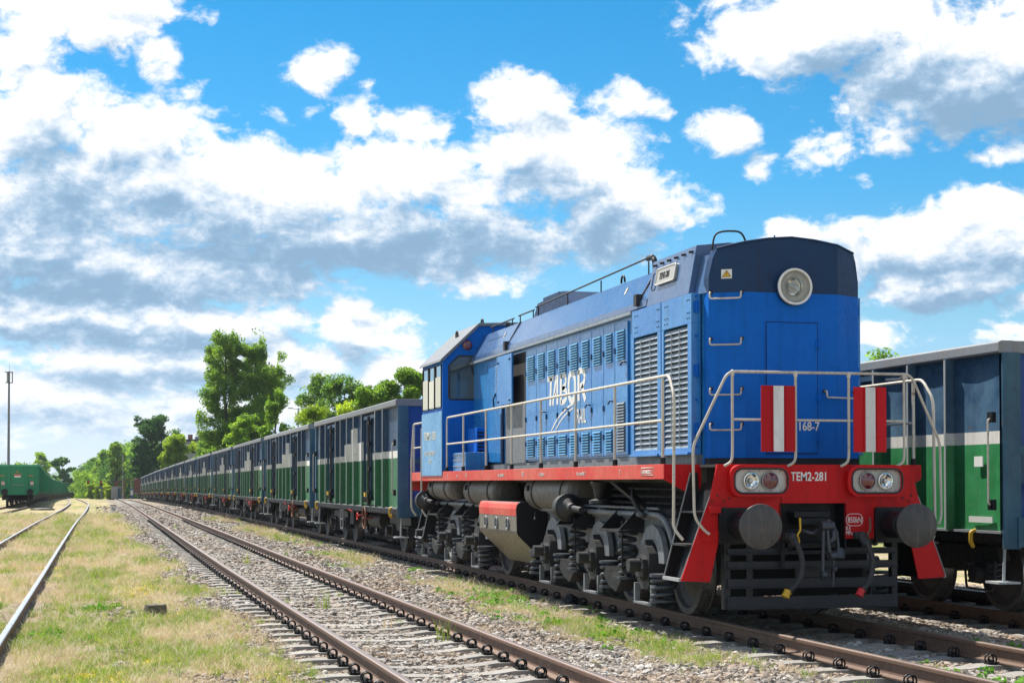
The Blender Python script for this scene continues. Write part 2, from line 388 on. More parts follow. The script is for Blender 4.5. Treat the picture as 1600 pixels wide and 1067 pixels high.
M['letterblack'] = simple('lettering_black', (.02, .02, .02), .6)
M['chrome'] = simple('lamp_reflector', (.75, .75, .72), .12, 1.0)
M['lens'] = simple('lamp_glass', (.9, .92, .9), .04, 0., Transmission_Weight=1.0, IOR=1.3)
M['redlens'] = simple('red_lens', (.12, .006, .012), .08, 0., Coat_Weight=1.0)
M['glass'] = simple('cab_glass', (.03, .045, .05), .04, 0., Coat_Weight=1.0, Specular_IOR_Level=.9)
M['void'] = simple('dark_gap', (.008, .008, .009), .9)
M['amber'] = simple('warning_yellow', (.75, .42, .01), .5)
M['shutter'] = paint('window_blind', (.60, .60, .50), .5, .25, (.35, .28, .15))
M['plate'] = paint('number_plate', (.45, .43, .38), .3, .35, (.2, .17, .12), coat=.5)
# rail head: polished steel
def mat_head(name, col, rough):
    m, g, b, out = newmat(name); tc = g.n('ShaderNodeTexCoord').outputs['Object']
    n = g.noise(g.vmath('MULTIPLY', tc, (30, 1.2, 30)), 1.0, 5, .6)
    g.l(g.mix(g.mr(n, .35, .7), c4(col), c4([c * .55 for c in col])), b.inputs['Base Color'])
    b.inputs['Metallic'].default_value = .85
    g.l(g.mr(n, .3, .7, rough, rough + .2), b.inputs['Roughness']); return m
M['head'] = mat_head('rail_head_worn', (.34, .27, .23), .34)
M['headshine'] = mat_head('rail_head_polished', (.62, .62, .62), .22)

# ------------------------------------------------------------------ terrain profile
def zg(d): return np.interp(d, [-50, 30, 60, 90, 130, 180, 240, 330, 560, 3000], [0, 0, -.02, -.07, -.18, -.42, -.85, -1.35, -2.5, -3.5])
def drift(d): return np.interp(d, [-50, 30, 60, 90, 130, 180, 240, 400, 3000], [0, 0, .09, .2, .38, .58, .82, 1.5, 12])
TRK = {'T2': lambda d: 3.07 + drift(d) * 1.6, 'T3': lambda d: 7.35 + drift(d), 'T4': lambda d: 11.11 + drift(d),
       'T1': lambda d: np.interp(d, [0, 16, 28, 40, 54, 70, 84, 103, 124, 150, 191, 234, 322, 420], [-1.62, -1.60, -1.54, -1.50, -1.44, -1.36, -1.22, -1.10, -1.05, -1.15, -1.75, -2.4, -3.9, -5.4]),
       'T0': lambda d: np.interp(d, [0, 60, 90, 104, 123, 180, 250, 330, 420, 520], [-7.6, -6.2, -5.47, -5.38, -5.25, -6.3, -7.2, -7.0, -5.5, -3.0])}

# ------------------------------------------------------------------ numpy value noise
def vnoise(x, y, seed=0):
    xi = np.floor(x).astype(np.int64); yi = np.floor(y).astype(np.int64); fx = x - xi; fy = y - yi
    fx = fx * fx * (3 - 2 * fx); fy = fy * fy * (3 - 2 * fy)
    def h(a, b):
        n = (a * 374761393 + b * 668265263 + seed * 1442695041) & 0xffffffff
        n = ((n ^ (n >> 13)) * 1274126177) & 0xffffffff; n = n ^ (n >> 16); return (n & 0xffff) / 65535.0
    return (h(xi, yi) * (1 - fx) + h(xi + 1, yi) * fx) * (1 - fy) + (h(xi, yi + 1) * (1 - fx) + h(xi + 1, yi + 1) * fx) * fy
def fbm(x, y, seed=0, o=4):
    x = np.asarray(x, float); y = np.asarray(y, float); s = 0; a = .5; t = 0
    for i in range(o):
        s = s + a * vnoise(x * 2**i + 17.3 * i, y * 2**i - 9.1 * i, seed + i); t += a; a *= .55
    return s / t
def ballast_mask(x, d):
    b0 = 1.45 + drift(d) * 1.2 + (fbm(x * .7, d * .35, 3) - .5) * 1.6 - np.clip((d - 20) * .02, 0, .7)
    m = np.clip((x - b0) / .55, 0, 1)
    m = m * np.clip((15.5 - x) / 1.5, 0, 1)
    # grassy strip between the middle and the locomotive's track
    c = 5.55 + drift(d) * 1.3; w = .42 + .5 * fbm(x * 0 + 3, d * .22, 8)
    s = np.clip(1.15 - np.abs(x - c) / w, 0, 1) * np.clip((fbm(x * .9, d * .45, 9) - .43) * 7, 0, 1)
    return m * (1 - .85 * s)
def green_mask(x, d): return np.clip((fbm(x * .9, d * .45, 21) - .44) * 4.5, 0, .9)
def yellow_mask(x, d): return np.clip((fbm(x * 1.3, d * .65, 33, 3) - .66) * 5, 0, .6) * (x < 1.6)
def soil_mask(x, d):
    r1 = TRK['T1'](d)
    s = np.clip(.42 - np.abs(np.abs(x - r1) - .78), 0, .42) / .42
    return np.clip(s * 1.5 * (fbm(x * 1.5, d * .8, 41) + .3) + (fbm(x * 1.3, d * .8, 42) - .53) * 6, 0, 1)
def ground_z(x, d):
    x = np.asarray(x, float); d = np.asarray(d, float)
    z = np.where(x < 1.0, -.145, -.145 - .055 * np.clip((x - 1.0) / 1.0, 0, 1))
    for k in ('T2', 'T3', 'T4'):
        z = z - .018 * np.clip(1.35 - np.abs(x - TRK[k](d)), 0, .3) / .3
    z = z - np.clip((x - 13.5) * .08, 0, .5)
    near = np.clip((160 - d) / 100, 0, 1)
    z = z + ((fbm(x * 1.1, d * 1.1, 5) - .5) * .035 + (fbm(x * 5, d * 5, 6) - .5) * .02) * near
    far = np.clip((np.abs(x) - 60) / 300, 0, 1) * 6 * fbm(x * .004, d * .004, 77)
    return z + zg(d) + far * 0
def mat_ground():
    m, g, b, out = newmat('ground_cover')
    P = g.n('ShaderNodeTexCoord').outputs['Object']
    def at(n): return g.n('ShaderNodeAttribute', attribute_name=n).outputs['Fac']
    vo = g.n('ShaderNodeTexVoronoi'); g.l(P, vo.inputs['Vector']); vo.inputs['Scale'].default_value = 22; vo.inputs['Randomness'].default_value = 1
    vf = g.n('ShaderNodeTexVoronoi'); g.l(P, vf.inputs['Vector']); vf.inputs['Scale'].default_value = 4.5
    cs = g.n('ShaderNodeSeparateColor'); g.l(vo.outputs['Color'], cs.inputs[0])
    st = g.n('ShaderNodeValToRGB'); g.l(cs.outputs[0], st.inputs[0]); e = st.color_ramp.elements
    e[0].color = (.13, .115, .10, 1); e[0].position = 0; e[1].color = (.46, .44, .40, 1); e[1].position = 1
    for p, c in ((.3, (.27, .24, .205)), (.6, (.37, .34, .30)), (.8, (.30, .215, .16))): x = e.new(p); x.color = c4(c)
    big = g.noise(P, .8, 4, .6); fine = g.noise(P, 30, 5, .7); mid = g.noise(P, 6, 5, .7)
    bal = g.mix(g.mr(vo.outputs['Distance'], .25, .75, 0, .45), st.outputs[0], (.10, .085, .07, 1))
    bal = g.mix(g.mr(big, .42, .65, 0, .35), bal, (.30, .21, .13, 1))
    straw = g.mix(g.mr(fine, .35, .65), (.24, .18, .10, 1), (.70, .60, .40, 1))
    straw = g.mix(g.mr(mid, .4, .62, 0, .55), straw, (.40, .27, .13, 1))
    grs = g.mix(g.mr(fine, .35, .65), (.07, .10, .02, 1), (.30, .35, .08, 1))
    soil = g.mix(fine, (.13, .10, .075, 1), (.40, .33, .26, 1))
    c = g.mix(at('grn'), straw, grs)
    c = g.mix(g.math('MULTIPLY', at('yel'), g.mr(mid, .42, .5)), c, (.62, .46, .02, 1))
    c = g.mix(g.math('MULTIPLY', at('soil'), .9), c, soil)
    dk = g.noise(P, 2.2, 6, .7); c = g.mix(g.mr(dk, .52, .68, 0, .6), c, (.12, .085, .05, 1))
    c = g.mix(at('bal'), c, bal)
    g.l(c, b.inputs['Base Color']); b.inputs['Roughness'].default_value = .95; b.inputs['Specular IOR Level'].default_value = .15
    hgt = g.math('ADD', g.math('MULTIPLY', g.math('SUBTRACT', 1.0, vo.outputs['Distance']), at('bal')), g.math('MULTIPLY', fine, .7))
    bm_ = g.n('ShaderNodeBump'); bm_.inputs['Strength'].default_value = .9; bm_.inputs['Distance'].default_value = .035
    g.l(hgt, bm_.inputs['Height']); g.l(bm_.outputs[0], b.inputs['Normal'])
    return m
def build_ground():
    xs = np.concatenate([[-4200, -2000, -700, -250, -100, -50, -30, -20, -14, -10, -8], np.arange(-7, 15.01, .14), [16, 18, 21, 26, 34, 50, 100, 250, 700, 2000, 4200]])
    ds = np.concatenate([[-300, -60, -15, -5, 0, 5, 8], np.arange(9, 34, .14), np.arange(34, 60, .35), np.arange(60, 130, 1.2), np.arange(130, 340, 5), [350, 400, 470, 560, 700, 1000, 2000, 4000, 4700]])
    X, D = np.meshgrid(xs, ds); Z = ground_z(X, D); nx = len(xs); ny = len(ds)
    me = bpy.data.meshes.new('ground')
    v = np.stack([X, D, Z], -1).reshape(-1, 3)
    i = np.arange((ny - 1) * (nx - 1)); r = i // (nx - 1); c = i % (nx - 1); a = r * nx + c
    f = np.stack([a, a + 1, a + nx + 1, a + nx], -1)
    me.vertices.add(len(v)); me.vertices.foreach_set('co', v.ravel())
    me.loops.add(f.size); me.loops.foreach_set('vertex_index', f.ravel())
    me.polygons.add(len(f)); me.polygons.foreach_set('loop_start', np.arange(len(f)) * 4)
    me.polygons.foreach_set('use_smooth', [True] * len(f))
    me.update(); me.validate()
    xf = X.ravel(); df = D.ravel()
    for n, fn in (('bal', ballast_mask), ('grn', green_mask), ('yel', yellow_mask), ('soil', soil_mask)):
        at = me.attributes.new(n, 'FLOAT', 'POINT'); at.data.foreach_set('value', np.asarray(fn(xf, df), np.float32))
    me.materials.append(mat_ground())
    o = bpy.data.objects.new('ground', me); COL.objects.link(o); tag(o, kind='structure')
build_ground()

# ------------------------------------------------------------------ scatter (countless things only)
PROTO = bpy.data.collections.new('scatter_sources')
def scatter(name, P, rot, sc, idx, protos, **kw):
    me = bpy.data.meshes.new(name); n = len(P)
    me.vertices.add(n); me.vertices.foreach_set('co', np.asarray(P, np.float32).ravel())
    for nm, ty, arr, key in (('rot', 'FLOAT_VECTOR', rot, 'vector'), ('sc', 'FLOAT_VECTOR', sc, 'vector'), ('idx', 'INT', idx, 'value')):
        at = me.attributes.new(nm, ty, 'POINT'); at.data.foreach_set(key, np.ascontiguousarray(arr, np.int32 if ty == 'INT' else np.float32).ravel())
    o = bpy.data.objects.new(name, me); COL.objects.link(o)
    col = bpy.data.collections.new(name + '_sources')
    for k, p in enumerate(protos):
        ob = bpy.data.objects.new('%s_source_%02d' % (name, k), p); col.objects.link(ob)
    ng = bpy.data.node_groups.new(name, 'GeometryNodeTree')
    ng.interface.new_socket("Geometry", in_out='INPUT', socket_type='NodeSocketGeometry')
    ng.interface.new_socket("Geometry", in_out='OUTPUT', socket_type='NodeSocketGeometry')
    N = ng.nodes; L = ng.links
    gi = N.new('NodeGroupInput'); go = N.new('NodeGroupOutput'); ip = N.new('GeometryNodeInstanceOnPoints')
    ci = N.new('GeometryNodeCollectionInfo'); ci.inputs[0].default_value = col; ci.inputs[1].default_value = True; ci.inputs[2].default_value = True
    def na(nm, ty):
        x = N.new('GeometryNodeInputNamedAttribute'); x.data_type = ty; x.inputs[0].default_value = nm; return x.outputs[0]
    L.new(gi.outputs[0], ip.inputs['Points']); L.new(ci.outputs[0], ip.inputs['Instance']); ip.inputs['Pick Instance'].default_value = True
    L.new(na('idx', 'INT'), ip.inputs['Instance Index']); L.new(na('rot', 'FLOAT_VECTOR'), ip.inputs['Rotation']); L.new(na('sc', 'FLOAT_VECTOR'), ip.inputs['Scale'])
    L.new(ip.outputs[0], go.inputs[0])
    md = o.modifiers.new('scatter', 'NODES'); md.node_group = ng
    return tag(o, kind='stuff', **kw)
rng = np.random.default_rng(7)
def mat_stone():
    m, g, b, out = newmat('ballast_stone')
    r = g.n('ShaderNodeObjectInfo').outputs['Random']; tc = g.n('ShaderNodeTexCoord').outputs['Object']
    st = g.n('ShaderNodeValToRGB'); g.l(r, st.inputs[0]); e = st.color_ramp.elements
    e[0].color = (.10, .09, .08, 1); e[1].color = (.60, .58, .54, 1)
    for p, c in ((.25, (.25, .22, .19)), (.5, (.40, .37, .33)), (.7, (.36, .27, .20)), (.85, (.45, .43, .40))): x = e.new(p); x.color = c4(c)
    n = g.noise(tc, 3, 5, .6); c = g.mix(g.mr(n, .4, .7, 0, .6), st.outputs[0], (.2, .16, .12, 1))
    lo = g.n('ShaderNodeObjectInfo').outputs['Location']; w = g.noise(lo, .55, 4, .6); c = g.mix(g.mr(w, .46, .66, 0, .6), c, (.26, .165, .095, 1)); w2 = g.noise(g.vmath('ADD', lo, (40, 3, 0)), 1.1, 3, .6); c = g.mix(g.mr(w2, .55, .7, 0, .55), c, (.10, .085, .07, 1)); g.l(c, b.inputs['Base Color'])
    b.inputs['Roughness'].default_value = .85; b.inputs['Specular IOR Level'].default_value = .3
    return m
def mat_blade(name, cols, trans=.35):
    m, g, b, out = newmat(name); r = g.n('ShaderNodeObjectInfo').outputs['Random']
    st = g.n('ShaderNodeValToRGB'); g.l(r, st.inputs[0]); e = st.color_ramp.elements
    e[0].color = c4(cols[0]); e[1].color = c4(cols[-1])
    for i, c in enumerate(cols[1:-1]): x = e.new((i + 1) / (len(cols) - 1)); x.color = c4(c)
    g.l(st.outputs[0], b.inputs['Base Color']); b.inputs['Roughness'].default_value = .7; b.inputs['Specular IOR Level'].default_value = .25
    tr = g.n('ShaderNodeBsdfTranslucent'); g.l(st.outputs[0], tr.inputs[0]); mx = g.n('ShaderNodeMixShader'); mx.inputs[0].default_value = trans
    g.l(b.outputs[0], mx.inputs[1]); g.l(tr.outputs[0], mx.inputs[2]); g.l(mx.outputs[0], out.inputs[0])
    return m
def stone_meshes():
    res = []; mt = mat_stone()
    for k in range(6):
        bm = bmesh.new(); bmesh.ops.create_icosphere(bm, subdivisions=1, radius=1)
        rr = random.Random(k)
        for v in bm.verts:
            v.co *= rr.uniform(.72, 1.18)
            v.co.x = max(-.8, min(.8, v.co.x)); v.co.z = max(-.6, min(.65, v.co.z))
        me = bpy.data.meshes.new('stone'); bm.to_mesh(me); bm.free(); me.materials.append(mt); res.append(me)
    return res
def sample(n, x0, x1, d0, d1, p=2.0):
    # density falls with distance: d distributed ~ 1/d^p
    u = rng.random(n); a = 1 - p
    if abs(a) < 1e-6: d = d0 * (d1 / d0) ** u
    else: d = (d0**a + u * (d1**a - d0**a)) ** (1 / a)
    x = rng.uniform(x0, x1, n)
    dx = (x * .9688 - d * .2479); fw = d * .9688 + x * .2479       # keep what the wide view can see
    k = np.abs(dx / fw) < .40
    return x[k], d[k]
def gravel():
    x, d = sample(330000, .2, 14.5, 10.5, 135, 1.55)
    m = ballast_mask(x, d); k = rng.random(len(x)) < np.clip(m * 1.1 + .012 + .22 * soil_mask(x, d), 0, 1); x = x[k]; d = d[k]; n = len(x)
    r = np.clip(rng.lognormal(math.log(.021), .34, n), .009, .05) * np.clip(1 + (d - 22) * .016, .9, 2.6)
    z = ground_z(x, d) + r * .25
    # stones lie a little lower over the sleepers so the concrete shows
    for t, x0 in (('T2', 0), ('T3', 0), ('T4', 0)):
        c = TRK[t](d); ph = (d / .66) % 1.0
        on = (np.abs(x - c) < 1.30) & (np.abs(ph - .5) < .22)
        keep = ~on | (rng.random(n) < (.20 + .45 * (np.abs(x - c) > 1.02) + .50 * (np.abs(x - c) < .42) * (fbm(d * .8, x * 2, 55) > .45)))
        nr = np.minimum(np.abs(x - c - .7535), np.abs(x - c + .7535)) > .085
        keep &= nr
        x, d, r, z = x[keep], d[keep], r[keep], z[keep]; n = len(x)
    sc = np.stack([r * rng.uniform(.8, 1.5, n), r * rng.uniform(.8, 1.3, n), r * rng.uniform(.6, 1.05, n)], -1)
    rot = np.stack([rng.uniform(-.5, .5, n), rng.uniform(-.5, .5, n), rng.uniform(0, 6.28, n)], -1)
    scatter('gravel', np.stack([x, d, z], -1), rot, sc, rng.integers(0, 6, n), stone_meshes(), label='pale crushed stone ballast spread around and between the tracks', cat='gravel')
gravel()
def tuft_mesh(name, nb, h, spread, w, mat, lean=.5, seed=0):
    rr = random.Random(seed); vs = []; fs = []
    for i in range(nb):
        a = rr.uniform(0, 6.28); rad = spread * rr.random() ** .6; bx = rad * math.cos(a); by = rad * math.sin(a)
        hh = h * rr.uniform(.45, 1.1); la = rr.uniform(0, 6.28); le = lean * rr.uniform(.2, 1.3) * hh
        wa = rr.uniform(0, 3.14); wx = w * math.cos(wa); wy = w * math.sin(wa)
        p1 = (bx + le * .35 * math.cos(la), by + le * .35 * math.sin(la), hh * .6); p2 = (bx + le * math.cos(la), by + le * math.sin(la), hh)
        b = len(vs)
        vs += [(bx - wx, by - wy, -.01), (bx + wx, by + wy, -.01), (p1[0] + wx * .8, p1[1] + wy * .8, p1[2]), (p1[0] - wx * .8, p1[1] - wy * .8, p1[2]), p2]
        fs += [(b, b + 1, b + 2, b + 3), (b + 3, b + 2, b + 4)]
    me = bpy.data.meshes.new(name); me.from_pydata(vs, [], fs); me.materials.append(mat); return me
def leafy_mesh(name, nl, h, spread, size, mat, seed=0):
    rr = random.Random(seed); vs = []; fs = []
    for i in range(nl):
        a = rr.uniform(0, 6.28); rad = spread * rr.random() ** .5; c = Vector((rad * math.cos(a), rad * math.sin(a), rr.uniform(.25, 1) * h * (1 - .5 * rad / spread)))
        s = size * rr.uniform(.5, 1.2); n = Vector((rr.uniform(-1, 1), rr.uniform(-1, 1), rr.uniform(.3, 1.3))).normalized(); u = n.orthogonal().normalized(); v = n.cross(u)
        b = len(vs); k = 6
        for j in range(k):
            t = 6.283 * j / k; q = s * (1 if j % 2 else .7); vs.append(c + u * q * math.cos(t) + v * q * math.sin(t))
        fs.append(tuple(range(b, b + k)))
    me = bpy.data.meshes.new(name); me.from_pydata([tuple(v) for v in vs], [], fs); me.materials.append(mat); return me
M['straw'] = mat_blade('dry_grass', [(.58, .48, .28), (.74, .66, .46), (.48, .34, .19), (.70, .56, .34), (.78, .72, .54)])
M['green'] = mat_blade('green_grass', [(.16, .28, .03), (.30, .42, .05), (.44, .50, .10), (.22, .36, .04), (.54, .54, .16)])
M['leafgreen'] = mat_blade('weed_leaf', [(.10, .28, .02), (.16, .36, .03), (.22, .42, .05)], .4)
M['yellowfl'] = mat_blade('stonecrop', [(.75, .55, .02), (.80, .66, .05), (.60, .55, .05)])
def grass():
    pr = [tuft_mesh('t', 16, .055, .075, .0022, M['straw'], 1.6, 1), tuft_mesh('t', 12, .12, .06, .002, M['straw'], .8, 2), tuft_mesh('t', 14, .035, .09, .003, M['straw'], 2.6, 3),
          tuft_mesh('t', 16, .10, .06, .0028, M['green'], .7, 4), tuft_mesh('t', 18, .05, .09, .003, M['green'], 1.2, 5), leafy_mesh('y', 22, .04, .07, .009, M['yellowfl'], 6)]
    x, d = sample(150000, -9, 7.5, 10.5, 90, 1.5)
    b = ballast_mask(x, d); n = len(x)
    k = rng.random(n) < np.clip(1 - b * 1.02, 0.004, 1) * np.clip(1.05 - soil_mask(x, d) * .9, .1, 1)
    for t in ('T1', 'T2', 'T3'): k &= (np.abs(np.abs(x - TRK[t](d)) - .7535) > .085)
    x = x[k]; d = d[k]; n = len(x)
    g = green_mask(x, d); y = yellow_mask(x, d)
    u = rng.random(n)
    idx = np.where(rng.random(n) < .10 + .60 * g, 3 + rng.integers(0, 2, n), rng.integers(0, 3, n))
    idx = np.where(rng.random(n) < y * .75, 5, idx)
    s = rng.uniform(.6, 1.3, n) * np.clip(1 + (d - 20) * .018, .85, 2.4)
    P = np.stack([x, d, ground_z(x, d)], -1)
    scatter('grass', P, np.stack([rng.uniform(-.15, .15, n), rng.uniform(-.15, .15, n), rng.uniform(0, 6.28, n)], -1), np.stack([s, s, s], -1), idx, pr,
            label='short dry and green grass with yellow stonecrop beside the tracks', cat='grass')
    # leafy ground cover between the tracks
    pr = [leafy_mesh('w', 26, .09, .10, .024, M['leafgreen'], 1), leafy_mesh('w', 16, .06, .08, .02, M['leafgreen'], 2), tuft_mesh('t', 14, .12, .07, .003, M['green'], .8, 14)]
    P = []; 
    for (cx, cd, rad, num) in ((5.75, 23.6, .55, 60), (5.55, 21.6, .5, 45), (6.1, 24.8, .4, 22), (5.2, 19.6, .35, 14), (6.0, 27.5, .5, 25), (5.9, 46, .8, 30), (4.9, 33, .3, 8), (6.1, 20.3, .35, 10), (5.6, 18.1, .45, 14),
                               (5.5, 16.2, .5, 16), (7.3, 14.2, .5, 14), (7.6, 12.6, .3, 8), (-.3, 18.3, .3, 10), (.2, 21.8, .3, 8), (6.2, 31, .5, 12), (5.3, 38, .5, 10), (8.9, 15, .3, 4)):
        for i in range(num): P.append((cx + rng.normal(0, rad * .45), cd + rng.normal(0, rad * 1.3)))
    P = np.array(P); n = len(P); s = rng.uniform(.55, 1.25, n)
    scatter('ground_cover', np.stack([P[:, 0], P[:, 1], ground_z(P[:, 0], P[:, 1])], -1), np.stack([np.zeros(n), np.zeros(n), rng.uniform(0, 6.28, n)], -1), np.stack([s, s, s], -1), rng.choice([0, 1, 2], n, p=[.45, .3, .25]), pr,
            label='bright green leafy weeds creeping over the ballast', cat='weeds')
grass()
def weed(x, d, h, n, mat, label, seed):
    me = tuft_mesh('tall_weed', n, h, .10, .0035, mat, .35, seed); o = bpy.data.objects.new('tall_weed', me); COL.objects.link(o)
    o.location = (x, d, float(ground_z(x, d))); tag(o, label, 'weed', 'tall weeds growing between the sleepers')
weed(3.04, 22.1, .32, 26, M['green'], 'largest upright green and reddish weed between the rails of the middle track', 1)
weed(3.68, 17.3, .30, 22, M['green'], 'thin green grass clump nearest us between the middle rails', 2)
weed(3.90, 16.2, .30, 20, M['straw'], 'thin seeding grass clump leaning over the right rail of the middle track', 3)
weed(3.15, 34.9, .30, 22, M['green'], 'farthest upright weed between the middle rails', 4)
weed(3.35, 19.0, .20, 18, M['straw'], 'low dry brown weed between the middle rails', 5)

# ------------------------------------------------------------------ railway tracks
RAILP = [(-.0625, -.160), (.0625, -.160), (.0625, -.149), (.012, -.135), (.0085, -.12), (.0085, -.045), (.033, -.036), (.0345, -.012), (.031, -.004), (.022, 0), (-.022, 0), (-.031, -.004), (-.0345, -.012), (-.033, -.036), (-.0085, -.045), (-.0085, -.12), (-.012, -.135), (-.0625, -.149)]
def rail_mesh(path, side, d0, d1, headmat, parent, origin, lab=None):
    ds = list(np.arange(d0, min(d1, 60), 1.0)) + list(np.arange(max(60, d0), d1 + 1, 6.0)); mb = MB(); n = len(RAILP); vs = []
    for d in ds:
        x = path(d) + side * .7535; z = float(zg(d))
        for (a, b) in RAILP: vs.append((x + a, d, z + b))
    fs = []; top = []
    for i in range(len(ds) - 1):
        for k in range(n):
            q = (i*n + k, i*n + (k+1) % n, (i+1)*n + (k+1) % n, (i+1)*n + k); (top if k in (8, 9, 10) else fs).append(q)
    mb.add(vs, fs, 0); mb.add(vs, top, 1, False)
    o = mb.build('rail', [M['railside'], M[headmat]], parent, origin)
    if lab: o['label'] = lab
def sleeper_mesh(clips=True):
    mb = MB(); W = .13
    sec = [(-1.25, -.25), (-1.22, -.185), (-1.05, -.172), (-.56, -.172), (-.38, -.195), (0, -.205), (.38, -.195), (.56, -.172), (1.05, -.172), (1.22, -.185), (1.25, -.25)]
    n = len(sec); v = []
    for (x, z) in sec: v += [(x, -W * .85, z), (x, W * .85, z), (x, -W * 1.1, -.34), (x, W * 1.1, -.34)]
    f = []
    for i in range(n - 1):
        a = 4 * i; b = a + 4; f += [(a, b, b+1, a+1), (a, a+2, b+2, b), (a+1, b+1, b+3, a+3)]
    f += [(0, 1, 3, 2), (4*n-4, 4*n-2, 4*n-1, 4*n-3)]
    mb.add(v, f)
    return mb
def clip_geo(mb, x, s):
    for dy in (-.028, .030):
        pts = [(x + s * .105 + .042 * math.cos(t), dy, -.122 + .042 * math.sin(t)) for t in [2 * PI * k / 14 for k in range(14)]]
        mb.tube(pts, .0085, 6, closed=True)
    mb.box(x + s * .06, x + s * .15, -.05, .05, -.172, -.150); mb.cyl((x + s * .105, -.045, -.135), (x + s * .105, .045, -.135), .014, 8)
def track(key, label, d0, d1, headmat, sleepers=0, s0=None, rails=True):
    path = TRK[key]; x0 = float(path(d0)); org = Vector((x0, d0, 0))
    t = empty('railway_track', org, label=label, cat='track', group='railway tracks running side by side')
    for sd in (-1, 1): rail_mesh(path, sd, d0, d1, headmat, t, org)
    if not sleepers: return
    smb = sleeper_mesh(); proto = None
    k0 = int(s0 / .66)
    for k in range(sleepers):
        d = (k0 + k + .5) * .66; x = float(path(d)); z = float(zg(d))
        if proto is None:
            proto = smb.build('sleeper', M['conc'], t)
            for xx in (-.7535, .7535):
                for s in (-1, 1):
                    c = MB(); clip_geo(c, xx, s); c.build('rail_clip', M['black'], proto, bevel=0)
            o = proto
        else: o = copy_tree(proto, t)
        o.location = Vector((x, d, z)) - org; o.rotation_euler = (0, 0, rng.normal(0, .006))
    rest = MB(); b = sleeper_mesh()
    for k in range(sleepers, int(min(d1, 250) / .66) - k0):
        d = (k0 + k + .5) * .66; x = float(path(d)); z = float(zg(d))
        rest.add([(v[0] + x, v[1] + d, v[2] + z) for v in b.v], b.f)
    o = rest.build('sleeper', M['conc'], t, org); tag(o, kind='stuff')
track('T2', 'empty middle track with worn brown rails on concrete sleepers', 9.6, 262, 'head', 100, 10)
track('T3', 'track the blue locomotive and its long train stand on', 11.0, 262, 'head', 100, 11.3)
track('T4', 'track at the right under the lone open wagon', 12.0, 120, 'head', 60, 12.3)
track('T1', 'left track with bright polished rails sunk in dry grass', 12.0, 330, 'headshine')
track('T0', 'far left track under the green wagons', 60.0, 240, 'head')

# ------------------------------------------------------------------ open wagons
L_UP = Vector((0, 0, 1))
def side_panel(mb, s, ya, yb, bands, xo=1.45, th=.02):
    # one sheet between two ribs, split into colour bands (z0, z1, material index); gently dished
    for (z0, z1, mi) in bands:
        k = 4; v = []
        for i in range(k + 1):
            t = i / k; y = ya + (yb - ya) * t; b = .02 * math.sin(PI * t)
            v += [(s * (xo - b), y, z0), (s * (xo - b), y, z1)]
        mb.add(v, [(2*i, 2*i+2, 2*i+3, 2*i+1) for i in range(k)], mi, True)
def y25_bogie(root, yc, rigid=False):
    """Y25 style two-axle bogie as a part of its wagon; wheels and springs are its sub-parts"""
    bg = MB()
    for s in (-1, 1):
        x = s * 1.0
        bg.prism([(yc-1.25, .62), (yc-.55, .62), (yc-.35, .48), (yc+.35, .48), (yc+.55, .62), (yc+1.25, .62), (yc+1.2, .78), (yc+.4, .80), (yc-.4, .80), (yc-1.2, .78)], 'x', x - .07, x + .07)
        for yy in (-.9, .9):
            bg.box(x - .11*1, x + .14, yc+yy-.13, yc+yy+.13, .34, .60); bg.cyl((x, yc+yy, .46), (x + s*.22, yc+yy, .46), .10, 12)
            bg.tube(smooth_path([(x + s*.12, yc+yy-.34, .62), (x + s*.12, yc+yy-.30, .27), (x + s*.12, yc+yy+.30, .27), (x + s*.12, yc+yy+.34, .62)], .06), .015, 6)
    bg.box(-1.0, 1.0, yc-.16, yc+.16, .5, .86)
    b = bg.build('bogie', M['under'], root)
    for yy in (-.9, .9):
        w = MB(); w.cyl((-.8, yc+yy, .46), (.8, yc+yy, .46), .075, 10)
        for s in (-1, 1):
            prof = [(.08, -.02), (.09, .05), (.30, .02), (.38, .05), (.40, .07), (.455, .07), (.46, .0), (.47, -.06), (.49, -.07), (.49, -.095), (.40, -.10), (.36, -.05), (.1, -.04), (.08, -.02)]
            w.lathe((s*.76, yc+yy, .46), (s, 0, 0), prof, 24, 0, [0]*5 + [1, 1] + [0]*6)
        w.build('wheelset', [M['wheel'], M['tyre']], b)
    for s in (-1, 1):
        c = MB()
        for yy in (-.9, .9):
            for q in (-.24, .24):
                pts = [(s*1.04 + .075*math.cos(t), yc+yy+q + .075*math.sin(t), .33 + .27*t/(2*PI*4)) for t in [2*PI*4*k/40 for k in range(41)]]
                c.tube(pts, .017, 5)
        c.build('coil_springs', M['spring'], b)
